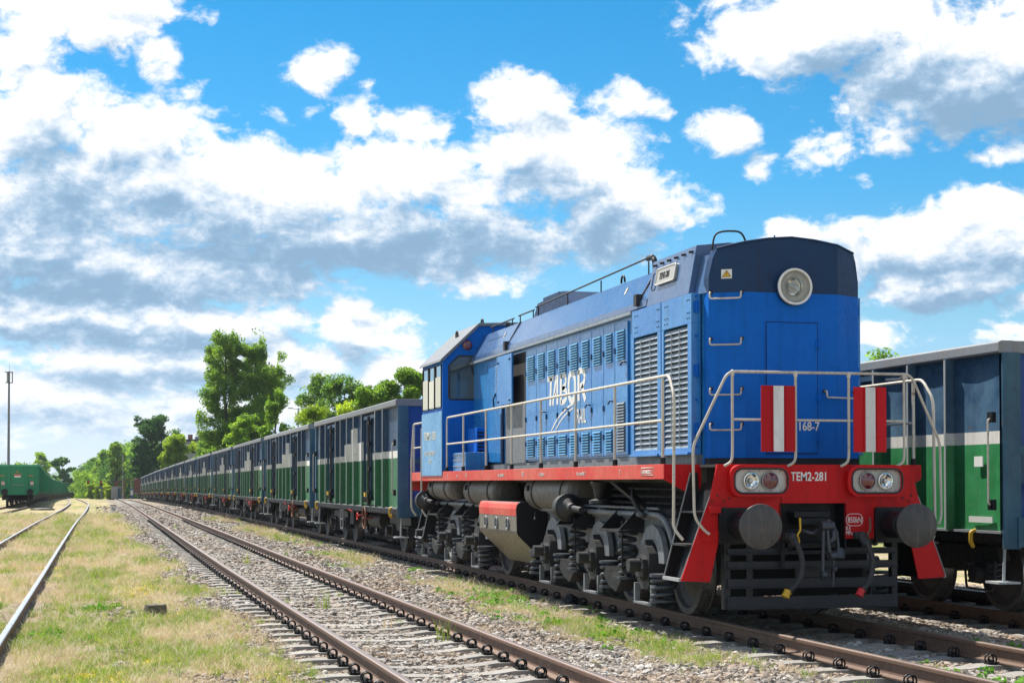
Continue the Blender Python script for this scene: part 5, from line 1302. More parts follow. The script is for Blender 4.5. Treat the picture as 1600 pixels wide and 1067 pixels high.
# under the deck ------------------------------------------------------
for s in (-1, 1):
    X = lambda a: U(s * a)
    for (a, b, r_, z, x_) in ((20.35, 22.6, .25, 1.36, 1.15), (24.5, 26.6, .24, 1.36, 1.15), (27.6, 29.4, .2, 1.40, 1.22)):
        m = MB(); m.lathe((X(x_), a, z), (0, 1, 0), [(.001, -.06), (r_*.5, -.05), (r_*.85, -.015), (r_, .04), (r_, b-a-.04), (r_*.85, b-a+.015), (.001, b-a+.06)], 28); tk = m.build('air_tank', M['tank'], loco)
        m = MB()
        for y in (a + .35, b - .45): m.lathe((X(x_), y, z), (0, 1, 0), [(r_, 0), (r_+.012, 0), (r_+.012, .05), (r_, .05)], 28)
        m.box(X(x_+r_-.01), X(x_+r_+.03), b-.3, b-.22, z+.02, z+.10); m.build('tank_strap', M['under'], tk)
    pr = [(1.5, .80), (1.505, 1.12), (1.49, 1.18), (1.45, 1.22), (.7, 1.22), (.7, .30), (1.02, .30), (1.44, .70), (1.485, .75)]
    m = MB(); m.prism([(X(a), b) for a, b in pr], 'y', 22.60, 24.90); ft = m.build('fuel_tank', [M['tanklight']], loco)
    m = MB(); m.prism([(X(a*1.0), b) for a, b in pr], 'y', 22.585, 22.599); m.build('tank_end', M['black'], ft)
    m = MB(); m.prism([(X(1.507), 1.02), (X(1.512), 1.12), (X(1.497), 1.185), (X(1.47), 1.215), (X(1.46), 1.20), (X(1.49), 1.11), (X(1.50), 1.02)], 'y', 22.605, 24.895); m.build('red_stripe', M['redfade'], ft)
    m = MB()
    for y in (23.1, 23.78, 24.45):
        m.tube([(X(1.51), y + .075*math.cos(t), .90 + .085*math.sin(t)) for t in [2*PI*k/18 for k in range(18)]], .014, 6, 0, closed=True); m.cyl((X(1.49), y, .90), (X(1.506), y, .90), .07, 16, 1); m.box(X(1.506), X(1.514), y-.06, y+.06, .895, .905, 0); m.box(X(1.506), X(1.514), y-.005, y+.005, .83, .97, 0)
    m.build('gauge_port', [M['undergrey'], M['black']], ft)
    m = MB(); m.tube([(X(1.08), 22.35, 1.2), (X(1.08), 22.35, .40)], .025, 6); m.box(X(1.0), X(1.3), 22.3, 22.34, .35, .5); m.tube([(X(1.3), 22.3, 1.08), (X(1.34), 22.2, .98)], .014, 6); m.build('drain_pipe', M['under'], loco)
    # slanted braces, sand boxes
    m = MB(); m.hexa([(X(1.35), 18.6, 1.5), (X(1.25), 18.6, 1.5), (X(1.25), 18.75, 1.5), (X(1.35), 18.75, 1.5)], [(X(1.2), 17.5, 1.1), (X(1.1), 17.5, 1.1), (X(1.1), 17.62, 1.1), (X(1.2), 17.62, 1.1)]); m.box(X(1.0), X(1.1), 17.1, 18.9, 1.1, 1.2)
    m.lathe((X(1.40), 19.0, 1.42), (0, 0, 1), [(.001, -.18), (.12, -.18), (.12, -.14), (.05, -.12), (.07, 0), (.11, .08), (.001, .10)], 12)
    m.tube(smooth_path([(X(1.2), 18.3, 1.4), (X(1.3), 18.0, 1.3), (X(1.25), 17.9, 1.15), (X(1.3), 17.6, 1.12)], .05), .03, 6)
    for z in (1.25, 1.33, 1.42): m.tube([(X(.9), 16.45, z), (X(.9), 20, z)], .022, 6)
    m.build('pipework', M['under'], loco)
# bogies
def loco_bogie(axles, flip):
    yc = axles[1]; bm_ = MB()
    for s in (-1, 1):
        X = lambda a: U(s * a)
        ya, yb = axles[0] - .45, axles[2] + .55
        bm_.prism([(ya, .82), (ya, 1.08), (yb, 1.08), (yb, .86), (axles[2] + .34, .66), (axles[2] - .34, .66), (axles[2] - .44, .74), (axles[1] + .44, .72), (axles[1] + .34, .62), (axles[1] - .34, .62), (axles[1] - .44, .72), (axles[0] + .44, .72), (axles[0] + .34, .66), (axles[0] - .34, .66)], 'x', X(1.02), X(1.14))
        bm_.box(X(1.0), X(1.18), ya, yb, 1.07, 1.10)
    bm_.box(U(-1.0), U(1.0), axles[0] + .9, axles[0] + 1.2, .6, 1.0); bm_.box(U(-1.0), U(1.0), axles[1] + .9, axles[1] + 1.2, .6, 1.0); bm_.box(U(-.7), U(.7), axles[0]-.3, axles[2]+.3, .35, .9)
    b = bm_.build('bogie', M['undergrey'], loco)
    for yy in axles:
        w = MB(); w.cyl((U(-.8), yy, .525), (U(.8), yy, .525), .1, 12)
        for s in (-1, 1): w.lathe((U(s*.76), yy, .525), (s, 0, 0), [(.1, -.03), (.12, .06), (.32, .0), (.42, .03), (.45, .07), (.515, .07), (.525, 0), (.535, -.055), (.555, -.07), (.55, -.09), (.45, -.09), (.40, -.04), (.1, -.03)], 36, 0, [0]*5 + [1, 1] + [0]*5)
        w.build('wheelset', [M['wheel'], M['tyre']], b)
        for s in (-1, 1):
            X = lambda a: U(s * a)
            ah = MB()
            o_ = arc(yy, .62, .40, 180, 0, 14); i_ = arc(yy, .62, .23, 0, 180, 12)
            n = 0
            pts = o_ + i_
            # horn arch built as a ring sector
            vs = []; fs = []
            A_ = arc(yy, .60, .42, 180, 0, 16); B_ = arc(yy, .60, .24, 180, 0, 16)
            for k in range(17):
                vs += [(X(1.19), A_[k][0], A_[k][1]), (X(1.19), B_[k][0], B_[k][1]), (X(1.25), A_[k][0], A_[k][1]), (X(1.25), B_[k][0], B_[k][1])]
            for k in range(16):
                a = 4*k; c_ = a + 4; fs += [(a+2, c_+2, c_+3, a+3), (a, c_, c_+2, a+2), (a+1, a+3, c_+3, c_+1), (a, a+1, c_+1, c_)]
            ah.add(vs, fs); ah.build('horn_guide', M['undergrey'], b)
            ab = MB(); ab.prism([(yy-.17, .36), (yy-.10, .30), (yy+.10, .30), (yy+.17, .36), (yy+.17, .70), (yy+.09, .78), (yy+.03, .80), (yy-.03, .86), (yy-.05, .80), (yy-.09, .78), (yy-.17, .70)], 'x', X(1.0), X(1.34))
            ab.prism([(a, c_) for a, c_ in arc(yy, .54, .15, 0, 350, 10)], 'x', X(1.34), X(1.40)); ab.cyl((X(1.40), yy, .57), (X(1.53), yy, .57), .073, 16)
            for t in range(6): ab.cyl((X(1.40), yy + .12*math.cos(t*1.047), .54 + .12*math.sin(t*1.047)), (X(1.415), yy + .12*math.cos(t*1.047), .54 + .12*math.sin(t*1.047)), .014, 6)
            ab.build('axle_box', M['under'], b, bevel=.008)
            hg = MB(); hg.box(X(1.30), X(1.36), yy-.30, yy-.26, .14, .36); hg.box(X(1.30), X(1.36), yy+.26, yy+.30, .14, .36); hg.box(X(1.30), X(1.365), yy-.30, yy+.30, .13, .155); hg.build('tie_bar', M['undergrey'], b)
    for s in (-1, 1):
        X = lambda a: U(s * a)
        for yy in (axles[0] - .80 + .3, (axles[0] + axles[1])/2 - .28, (axles[1] + axles[2])/2 - .28, (axles[0] + axles[1])/2 + .42, (axles[1] + axles[2])/2 + .42, axles[2] + .52):
            inner = yy in ((axles[0] + axles[1])/2 + .42, (axles[1] + axles[2])/2 + .42)
            zb_, zt2 = (.26, .52) if (inner or yy > axles[2]) else (.40, .88)
            if yy < axles[0]: zb_, zt2 = .22, .46
            SR = .115 if (yy < axles[0] or yy > axles[2]) else .092; cs = MB(); turns = 3.0 if zt2 - zb_ < .3 else 5.5
            cs.tube([(X(1.30) + SR*math.cos(t), yy + SR*math.sin(t), zb_ + (zt2 - zb_) * t / (2*PI*turns)) for t in [2*PI*turns*k/int(turns*14) for k in range(int(turns*14)+1)]], .023, 6)
            cs.lathe((X(1.30), yy, zb_ - .03), (0, 0, 1), [(.001, 0), (SR+.03, 0), (SR+.03, .025), (.001, .025)], 14); cs.lathe((X(1.30), yy, zt2 + .005), (0, 0, 1), [(.001, 0), (SR+.03, 0), (SR+.03, .03), (.001, .03)], 14)
            cs.build('coil_spring', M['spring'], b)
        br_ = MB()
        for q in (axles[0] + .55, axles[1] + .5):
            br_.hexa([(X(1.15), q, .92), (X(1.46), q, .92), (X(1.46), q + .72, .92), (X(1.15), q + .72, .92)], [(X(1.15), q, .945), (X(1.46), q, .945), (X(1.46), q + .72, .945), (X(1.15), q + .72, .945)])
            br_.prism([(X(1.14), 1.24), (X(1.17), 1.24), (X(1.46), .95), (X(1.15), .95)], 'y', q, q + .02); br_.prism([(X(1.14), 1.24), (X(1.17), 1.24), (X(1.46), .95), (X(1.15), .95)], 'y', q + .70, q + .72)
            br_.tube([(X(1.40), q + .05, 1.05), (X(1.40), q + .05, .5), (X(1.38), q - .06, .40)], .012, 5)
            br_.prism([(q + .1, .36), (q + .5, .40), (q + .7, .50), (q + .75, .38), (q + .55, .27), (q + .3, .22)], 'x', X(1.20), X(1.40))
        br_.build('spring_bracket', M['black'], b)
        bc = MB(); cy = (axles[1] + axles[2]) / 2 - .25 if not flip else axles[2] - .35
        bc.lathe((X(1.42), cy, 1.17), (0, -1, 0), [(.001, -.20), (.14, -.20), (.17, -.16), (.17, .02), (.185, .03), (.185, .06), (.15, .07), (.07, .16), (.06, .24), (.001, .26)], 24)
        bc.cyl((X(1.42), cy - .2, 1.17), (X(1.40), cy - .55, 1.15), .04, 8); bc.box(X(1.1), X(1.45), cy + .0, cy + .25, 1.1, 1.3)
        bc.build('brake_cylinder', M['under'], b)
        pp = MB(); pp.tube(smooth_path([(X(1.22), axles[2] + .7, 1.13), (X(1.22), axles[0] - .2, 1.13), (X(1.22), axles[0] - .45, 1.05), (X(1.2), axles[0] - .6, .8)], .15), .035, 8); pp.tube([(X(1.20), axles[2] + .4, 1.20), (X(1.20), axles[0] - .1, 1.20)], .018, 6)
        for y in (axles[0] + .2, axles[1], axles[2] - .2): pp.box(X(1.18), X(1.24), y, y + .05, 1.09, 1.18)
        pp.build('air_pipe', M['undergrey'], b)
loco_bogie([17.50, 19.48, 21.58], False)
loco_bogie([25.80, 27.90, 29.95], True)

# ------------------------------------------------------------------ trees
OFF = Vector((0, 0, 0))
def leafmat(name, dark, mid, light, trans=.45):
    m, g, b, out = newmat(name); tc = g.n('ShaderNodeTexCoord').outputs['Object']
    ob = g.n('ShaderNodeObjectInfo').outputs['Random']
    n1 = g.noise(tc, .9, 4, .6); n2 = g.noise(tc, 9, 2, .5)
    r = g.n('ShaderNodeValToRGB'); g.l(g.math('ADD', g.math('MULTIPLY', n1, .7), g.math('MULTIPLY_ADD', n2, .5, g.math('MULTIPLY_ADD', ob, .16, -.18))), r.inputs[0]); e = r.color_ramp.elements
    e[0].color = c4(dark); e[0].position = .35; e[1].color = c4(light); e[1].position = .68; x = e.new(.5); x.color = c4(mid)
    g.l(r.outputs[0], b.inputs['Base Color']); b.inputs['Roughness'].default_value = .5; b.inputs['Specular IOR Level'].default_value = .3
    t = g.n('ShaderNodeBsdfTranslucent'); hs = g.n('ShaderNodeHueSaturation'); g.l(r.outputs[0], hs.inputs['Color']); hs.inputs['Value'].default_value = 1.5; hs.inputs['Hue'].default_value = .485; g.l(hs.outputs[0], t.inputs[0])
    mx = g.n('ShaderNodeMixShader'); mx.inputs[0].default_value = trans; g.l(b.outputs[0], mx.inputs[1]); g.l(t.outputs[0], mx.inputs[2]); g.l(mx.outputs[0], out.inputs[0])
    return m
M['leafdark'] = leafmat('leaves_dark', (.025, .09, .012), (.055, .16, .02), (.12, .27, .03), .45)
M['leafmid'] = leafmat('leaves_mid', (.05, .14, .014), (.12, .25, .022), (.25, .40, .04), .55)
M['leafbright'] = leafmat('leaves_bright', (.09, .20, .015), (.18, .34, .025), (.32, .48, .04), .55)
M['leafyellow'] = leafmat('leaves_yellowgreen', (.13, .24, .012), (.28, .42, .02), (.46, .58, .04), .55)
M['bark'] = paint('bark', (.07, .055, .04), .9, .6, (.02, .018, .015), bump=.8)
def crown(blobs, n, leaf, seed, gap=.35):
    """leaves on the outer parts of many small clumps; blobs = (x, y, z, r)"""
    r = np.random.default_rng(seed); B = np.array(blobs); w = B[:, 3] ** 2; w /= w.sum()
    k = r.choice(len(B), n, p=w); d = r.normal(size=(n, 3)); d /= np.linalg.norm(d, axis=1)[:, None]
    rad = B[k, 3] * (.30 + .95 * r.random(n) ** .8); P = B[k, :3] + d * rad[:, None] * np.array([1, 1, .85])
    nz = np.array([vnoise(P[:, 0] * .9 + 31, P[:, 2] * .9 + P[:, 1] * .6, seed)]).ravel()
    P = P[nz > gap * .8]; n = len(P)
    nn = r.normal(size=(n, 3)) + np.array([0, 0, .5]); nn /= np.linalg.norm(nn, axis=1)[:, None]
    u = np.cross(nn, r.normal(size=(n, 3))); u /= np.linalg.norm(u, axis=1)[:, None]; v = np.cross(nn, u); s = (leaf * r.uniform(.6, 1.3, n))[:, None]
    V = np.stack([P - u*s, P - v*s*.55 + nn*s*.15, P + u*s, P + v*s*.55 + nn*s*.15], 1).reshape(-1, 3)
    return V, n
def leaf_obj(name, V, n, mat, parent=None):
    me = bpy.data.meshes.new(name); me.vertices.add(len(V)); me.vertices.foreach_set('co', V.astype(np.float32).ravel())
    me.loops.add(4*n); me.loops.foreach_set('vertex_index', np.arange(4*n)); me.polygons.add(n); me.polygons.foreach_set('loop_start', np.arange(n) * 4); me.update(); me.validate()
    me.materials.append(mat)
    if name is None: return me
    o = bpy.data.objects.new(name, me); COL.objects.link(o); o.parent = parent; return o
def make_tree(h, wdt, mat, seed, n=9000, leaf=.17, stems=1, shape='round', base=.25, loose=0., name='tree', label=None, group=None, loc=(0, 0, 0), cat='tree', clump=None):
    r = random.Random(seed); root = empty(name, loc, label=label, cat=cat, group=group)
    tb = MB(); bl = []
    for s in range(stems):
        a0 = r.uniform(0, 6.28); x, y = (0, 0) if stems == 1 else (.06*h*math.cos(s*PI + .3), .04*h*math.sin(s*PI))
        pts = []; lean = (r.uniform(-.04, .04) + (0 if stems == 1 else .05*math.cos(s*PI)), r.uniform(-.04, .04))
        for k in range(7):
            t = k / 6; pts.append(Vector((x + lean[0]*h*t + r.uniform(-.012, .012)*h*t, y + lean[1]*h*t, h*.93*t)))
        tr = h * .020
        for k in range(6): tb.cyl(pts[k], pts[k+1], tr*(1 - k/6.6), 7, 0, tr*(1 - (k+1)/6.6), False)
        nb = int(24 + 12 * (h > 12))
        for b in range(nb):
            t = base + (1 - base) * (b + r.random()) / nb
            t = min(t, .98)
            if shape == 'tall': wr = wdt/2 * (.35 + .75 * math.sin(PI * min(1, (t - base) / (1 - base) * .85 + .12))) * r.uniform(.55, 1.1)
            elif shape == 'cone': wr = wdt/2 * (1.05 - (t - base) / (1 - base)) * r.uniform(.7, 1.05)
            else: wr = wdt/2 * math.sqrt(max(.05, 1 - ((t - base) / (1 - base) * 1.75 - .8) ** 2)) * r.uniform(.5, 1.0)
            a = a0 + b * 2.4 + r.uniform(-.5, .5); o = pts[0].lerp(pts[6], t); o = Vector((o.x, o.y, t*h*.93))
            e = o + Vector((math.cos(a) * wr, math.sin(a) * wr, wr * r.uniform(.15, .6)))
            mid = o.lerp(e, .5) + Vector((0, 0, -.04*wr)); tb.cyl(o, mid, tr*.38*(1.15 - t), 5, 0, tr*.25*(1.15 - t), False); tb.cyl(mid, e, tr*.25*(1.15 - t), 5, 0, .012, False)
            cr = (clump or .095) * .84 * h * r.uniform(.5, 1.2)
            for q in ((.55, .8), (.85, 1), (1.02, .85)):
                p = o.lerp(e, q[0]); bl.append((p.x + r.uniform(-.3, .3)*cr, p.y + r.uniform(-.3, .3)*cr, p.z + r.uniform(-.2, .4)*cr, cr * q[1] * .85))
            for z in range(2):
                aa = r.uniform(0, 6.28); bl.append((e.x + cr*math.cos(aa), e.y + cr*math.sin(aa), e.z + r.uniform(-.5, .7)*cr, cr*.5))
        bl.append((pts[6].x, pts[6].y, h*.95, .06*h))
    tb.build('trunk', M['bark'], root)
    V, n = crown(bl, int(n*2.4), leaf*.84, seed, .24 + loose)
    leaf_obj('crown', V, n, mat, root)
    return root
def atpx(px_, d, py=760):
    CYp = 755 - F * math.tan(PITCH); f = Vector((math.sin(TH) * math.cos(PITCH), math.cos(TH) * math.cos(PITCH), math.sin(PITCH)))
    rr = Vector((math.cos(TH), -math.sin(TH), 0)); u = rr.cross(f); v = f * F + rr * (px_ - 800) + u * (CYp - py); t = d / v.y
    return v.x * t, H + v.z * t
def tree_at(px0, px1, ytop, d, mat, seed, label, group=None, **kw):
    xa, _ = atpx(px0, d); xb, _ = atpx(px1, d); _, zt = atpx((px0 + px1) / 2, d, ytop); zb = float(zg(d)) - .3
    return make_tree(zt - zb, (xb - xa) * kw.pop('wf', .82), mat, seed, loc=((xa + xb) / 2, d, zb), label=label, group=group, **kw)
tree_at(310, 432, 515, 160, M['leafmid'], 3, 'tallest tree, an airy two-stemmed poplar rising above the wagons', wf=.70, stems=2, shape='tall', n=52000, leaf=.135, base=.2, loose=.17, clump=.072, name='poplar_tree')
tree_at(392, 462, 606, 135, M['leafbright'], 5, 'light green young tree in front of the tallest poplar', n=13000, leaf=.115, shape='cone', clump=.075, base=.1, loose=.1, wf=1.0)
tree_at(452, 530, 582, 175, M['leafmid'], 8, 'thin-crowned tree with sky showing through, right of the poplar', n=8000, leaf=.15, loose=.2, shape='tall', clump=.075)
tree_at(500, 578, 586, 150, M['leafmid'], 9, 'round leafy tree between the thin-crowned tree and the cab', wf=1.0, base=.1, loose=.08, n=17000, leaf=.14)
tree_at(572, 690, 574, 105, M['leafmid'], 11, 'dense green tree directly behind the locomotive cab', wf=1.05, base=.05, n=24000, leaf=.115)
tree_at(455, 520, 632, 118, M['leafyellow'], 12, 'bright yellow-green bushy tree low behind the wagons, left of the street lamp', n=8000, leaf=.10, base=.1)
tree_at(505, 580, 628, 112, M['leafyellow'], 13, 'bright yellow-green bushy tree low behind the first wagon', n=8000, leaf=.10, base=.1)
tree_at(345, 405, 650, 150, M['leafbright'], 14, 'bright green tree at the foot of the tallest poplar', n=7000, leaf=.13, base=.1)
tree_at(300, 352, 690, 210, M['leafbright'], 15, 'light green tree hiding the right end of the flat-roofed building', n=10000, leaf=.14, base=.05, clump=.13)
tree_at(244, 312, 684, 215, M['leafyellow'], 16, 'broad yellow-green maple in front of the flat-roofed building', n=17000, leaf=.15, base=.05, clump=.13)
tree_at(196, 276, 653, 262, M['leafdark'], 17, 'big dark green tree above the brown wagon', n=14000, leaf=.22, base=.1, clump=.10)
tree_at(262, 284, 668, 280, M['leafdark'], 18, 'small spiky dark tree beside the flat-roofed building', n=2200, leaf=.22, shape='cone')
tree_at(48, 78, 706, 380, M['leafbright'], 19, 'pale airy tree standing above the green train', n=3500, leaf=.25, loose=.15, shape='tall')
tree_at(70, 122, 714, 400, M['leafdark'], 20, 'dark round tree at the bend of the green train', n=6000, leaf=.27, base=.05)
tree_at(1335, 1405, 548, 62, M['leafbright'], 21, 'green tree just peeping out between the locomotive nose and the right wagon', n=6000, leaf=.09)
for i, (a, b, y, d, mt) in enumerate(((162, 205, 690, 300, 'leafmid'), (146, 180, 704, 350, 'leafbright'), (128, 164, 716, 420, 'leafmid'), (112, 146, 730, 520, 'leafdark'))):
    tree_at(a, b, y, d, M[mt], 30 + i, ['mid green tree left of the big dark tree', 'light green tree on the slope behind the signals', 'mid green tree lower down the wooded slope', 'last dark tree where the wooded slope meets the sky'][i], n=6000, leaf=.24 + .04*i, base=.05)
def wood_mesh(seed, mt):
    bl = []; r = random.Random(seed)
    for k in range(26):
        a = r.uniform(0, 6.28); t = r.random(); q = .42 * math.sqrt(max(.1, 1 - (t*1.6 - .7)**2)); bl.append((q*math.cos(a)*r.random()**.5, q*math.sin(a)*r.random()**.5, .12 + .8*t, .14))
    V, n = crown(bl, 1500, .030, seed, .35); return leaf_obj('wood_tree', V, n, mt)
srcs = [wood_mesh(1, M['leafmid']), wood_mesh(2, M['leafdark']), wood_mesh(3, M['leafbright']), wood_mesh(4, M['leafmid'])]
SM = [o.data for o in srcs]
for o in srcs: bpy.data.objects.remove(o)
P = []; S = []
for i in range(330):                       # wooded slope beyond the station
    d = rng.uniform(330, 640); t = (d - 330) / 310; px_ = rng.uniform(114 + 10*(1-t), 330 - 90*t)
    x, _ = atpx(px_, d); ytop = np.interp(px_, [112, 130, 150, 175, 200, 300], [748, 727, 714, 702, 690, 692]) + rng.uniform(0, 26)
    _, zt = atpx(px_, d, ytop); zb = float(zg(d)) - 1; hh = zt - zb
    P.append((x, d, zb)); S.append((hh*.75, hh*.75, hh))
for i in range(60):
    d = rng.uniform(400, 560); px_ = rng.uniform(-60, 62); x, _ = atpx(px_, d); _, zt = atpx(px_, d, rng.uniform(722, 738)); zb = float(zg(d)) - 1; P.append((x, d, zb)); S.append(((zt-zb)*.8, (zt-zb)*.8, zt-zb))
for i in range(120):                       # low line behind the long train and to the right
    d = rng.uniform(90, 330); px_ = rng.uniform(330, 660) if i % 2 else rng.uniform(600, 2100); x, _ = atpx(px_, d, 755); x = max(x, 24)
    hh = rng.uniform(3.2, 6.5) if px_ < 640 else rng.uniform(2.5, 4.2) * d / 120
    P.append((x, d, float(zg(d)) - .6)); S.append((hh*1.2, hh*1.2, hh))
for i in range(60):
    d = rng.uniform(35, 90); x = rng.uniform(24, 60); hh = rng.uniform(1.6, 2.7); P.append((x, d, -.4)); S.append((hh*1.6, hh*1.6, hh))
n = len(P); S = np.array(S)
scatter('wood', np.array(P), np.stack([np.zeros(n), np.zeros(n), rng.uniform(0, 6.28, n)], -1), S, rng.integers(0, 4, n), SM, label='distant wooded slope and green thicket behind the trains', cat='wood')
# yellow-green shrubs by the station
for i, (a, b, y, d) in enumerate(((132, 154, 757, 300), (146, 168, 753, 296), (160, 184, 759, 290))):
    tree_at(a, b, y, d, M['leafyellow'], 60 + i, ['low yellow-green shrub behind the left signal', 'yellow-green shrub between the two signals', 'yellow-green shrub beside the grey hut'][i], n=3200, leaf=.13, base=.02, name='shrub', cat='shrub', clump=.17)

# ------------------------------------------------------------------ small things
def thing(nm, label, cat, x, d, z=None, **kw): return empty(nm, (x, d, float(ground_z(x, d)) if z is None else z), label=label, cat=cat, **kw)
def rough_block(name, label, x, d, sx, sy, sz, rz, mat, seed, cat='stone', rot=(0, 0)):
    bm = bmesh.new(); bmesh.ops.create_cube(bm, size=1); bmesh.ops.subdivide_edges(bm, edges=bm.edges[:], cuts=3, use_grid_fill=True); r = random.Random(seed)
    for v in bm.verts:
        v.co.x += r.uniform(-.04, .04); v.co.y += r.uniform(-.04, .04); v.co.z += r.uniform(-.045, .045)
        if abs(v.co.x) > .4 and abs(v.co.y) > .4 and abs(v.co.z) > .4: v.co *= .90
    me = bpy.data.meshes.new(name); bm.to_mesh(me); bm.free(); me.materials.append(mat); o = bpy.data.objects.new(name, me); COL.objects.link(o)
    o.scale = (sx, sy, sz); o.location = (x, d, float(ground_z(x, d)) + sz*.42); o.rotation_euler = (rot[0], rot[1], rz); tag(o, label, cat); return o
rough_block('stone_block', 'squared brown stone block lying in the dry grass', .755, 20.55, .235, .16, .17, .25, M['stone'], 1)
rough_block('small_stone', 'small brown stone in the grass nearest us', 1.22, 17.6, .10, .08, .06, .6, M['stone'], 2)
rough_block('dark_stone', 'blue-black stone leaning on the locomotive track rail', 6.46, 21.9, .17, .13, .15, .5, M['darkstone'], 3, rot=(.5, .3))
rough_block('concrete_slab', 'pale broken slab lying between the two left tracks', -3.2, 112, 1.1, 1.4, .14, .5, M['conc'], 4, 'slab')
def paper(x, d, s, seed, label):
    o = rough_block('litter', label, x, d, s, s*.7, .02, seed, M['letter'], seed, 'litter'); return o
paper(1.46, 37.0, .20, 5, 'white scrap of litter on the gravel left of the middle track')
paper(1.5, 84.0, .55, 6, 'pale scrap of litter beside the kilometre post')
t = thing('kilometre_post', 'short white concrete marker post with a reddish top beside the middle track', 'marker post', 1.17, 98)
m = MB(); m.hexa([(-.12, -.09, -.1), (.12, -.09, -.1), (.12, .09, -.1), (-.12, .09, -.1)], [(-.17, -.12, .48), (.17, -.12, .48), (.17, .12, .48), (-.17, .12, .48)]); m.build('post', M['letter'], t, (0, 0, 0), bevel=.01)
m = MB(); m.box(-.175, .175, -.123, .123, .43, .485); m.build('top_band', M['rustbrown'], t, (0, 0, 0))
m = MB(); m.box(.02, .05, -.125, -.118, .12, .36); m.box(-.08, -.04, -.125, -.118, .22, .36); m.box(.06, .10, -.125, -.118, .2, .24); m.build('numeral', M['letterblack'], t, (0, 0, 0))
# antenna mast
x, _ = atpx(13, 205); _, zt = atpx(13, 205, 578); t = thing('antenna_mast', 'tall thin grey antenna mast rising behind the green train', 'mast', x, 205, float(zg(205)) - .2)
hm = zt - float(zg(205)); m = MB(); m.cyl((0, 0, 0), (0, 0, hm), .19, 10, 0, .11); m.build('pole', M['undergrey'], t, (0, 0, 0))
m = MB()
for z in (hm - .1, hm - 1.35): m.lathe((0, 0, z), (0, 0, 1), [(.001, 0), (.5, 0), (.5, .06), (.001, .06)], 12)
m.build('platform', M['under'], t, (0, 0, 0))
m = MB()
for a in (0, 2.1, 4.2): m.box(.38*math.cos(a) - .07, .38*math.cos(a) + .07, .38*math.sin(a) - .05, .38*math.sin(a) + .05, hm - 1.3, hm - .12)
m.cyl((.05, 0, hm), (.05, 0, hm + .9), .02, 5); m.build('antenna', M['tarp'], t, (0, 0, 0))
# street lamp above the wagons
x, zt = atpx(466, 118, 638); t = thing('street_lamp', 'grey street lamp with short arms above the second wagon', 'street lamp', x, 118, float(zg(118)))
m = MB(); m.cyl((0, 0, 0), (0, 0, zt + .1), .07, 8, 0, .05); m.build('pole', M['tarp'], t, (0, 0, 0))
m = MB(); m.tube([(-.55, 0, zt + .15), (0, 0, zt + .1), (.6, 0, zt + .2)], .03, 6); m.box(-.75, -.4, -.08, .08, zt + .12, zt + .2); m.box(.5, .85, -.08, .08, zt + .17, zt + .25); m.build('lamp_head', M['letterfade'], t, (0, 0, 0))
# block of flats behind the trees
xa, zt = atpx(276, 262, 686); xb, _ = atpx(326, 262); t = thing('flat_building', 'flat-roofed building showing only its roof edge above the maple', 'building', (xa + xb) / 2, 262, float(zg(262)) - .5)
hb = zt - float(zg(262)) + .5; wd = (xb - xa) / 2
m = MB(); m.box(-wd, wd, 0, 10, 0, hb - .35); m.build('wall', M['tarp'], t, (0, 0, 0)); m = MB(); m.box(-wd - .15, wd + .15, -.2, 10.2, hb - .34, hb); m.build('roof', M['under'], t, (0, 0, 0))
m = MB(); m.box(-.6, .1, 2, 3, hb, hb + .8); m.build('chimney', M['brick'], t, (0, 0, 0)); m = MB(); m.box(.5, 1.5, 2, 3.5, hb, hb + .5); m.tube([(1.1, 2.5, hb + .4), (1.1, 2.5, hb + 1.5)], .03, 5); m.build('roof_cabin', M['tarp'], t, (0, 0, 0))
for k in range(4): m = MB(); q = -wd + .8 + k*(2*wd - 2.6)/3; m.box(q, q + 1.1, -.02, -.005, hb - 2.2, hb - 1.0); m.build('window', M['glass'], t, (0, 0, 0))
# station canopy and hut
x, _ = atpx(199, 285); zb = float(zg(285)); t = thing('platform_canopy', 'brown timber canopy on brick posts left of the brown wagon', 'canopy', x, 285, zb)
m = MB(); m.hexa([(-1.6, -1.5, 2.9), (1.3, -1.5, 3.3), (1.3, 2.5, 3.3), (-1.6, 2.5, 2.9)], [(-1.6, -1.5, 3.05), (1.3, -1.5, 3.45), (1.3, 2.5, 3.45), (-1.6, 2.5, 3.05)]); m.build('roof', M['rustbrown'], t, (0, 0, 0))
for q in (-.75, .5): m = MB(); m.box(q, q + .25, 0, .25, 0, 3.0); m.build('post', M['brick'] if q < 0 else M['tarp'], t, (0, 0, 0))
m = MB(); m.tube([(-.6, .1, 2.2), (.2, .1, 3.0)], .07, 5); m.build('brace', M['rustbrown'], t, (0, 0, 0))
x, _ = atpx(181, 288); t = thing('station_hut', 'small grey hut with a dark roof left of the canopy', 'hut', x, 288, float(zg(288)))
m = MB(); m.box(-.75, .9, 0, 2.4, 0, 2.1); m.build('wall', M['tarp'], t, (0, 0, 0)); m = MB(); m.box(-.2, .3, .3, 2, 2.1, 2.9); m.build('chimney', M['brick'], t, (0, 0, 0)); m = MB(); m.prism([(-1.1, 2.95), (0, 3.25), (1.2, 2.95), (1.2, 2.88), (-1.1, 2.88)], 'y', -.3, 2.6); m.build('roof', M['under'], t, (0, 0, 0)); m = MB(); m.box(.35, .8, -.02, -.005, .1, 1.8); m.build('door', M['gw_blue'], t, (0, 0, 0))
x, _ = atpx(206, 280); t = thing('blue_cabinet', 'pale blue cabinet under the right side of the canopy', 'cabinet', x, 280, float(zg(280)))
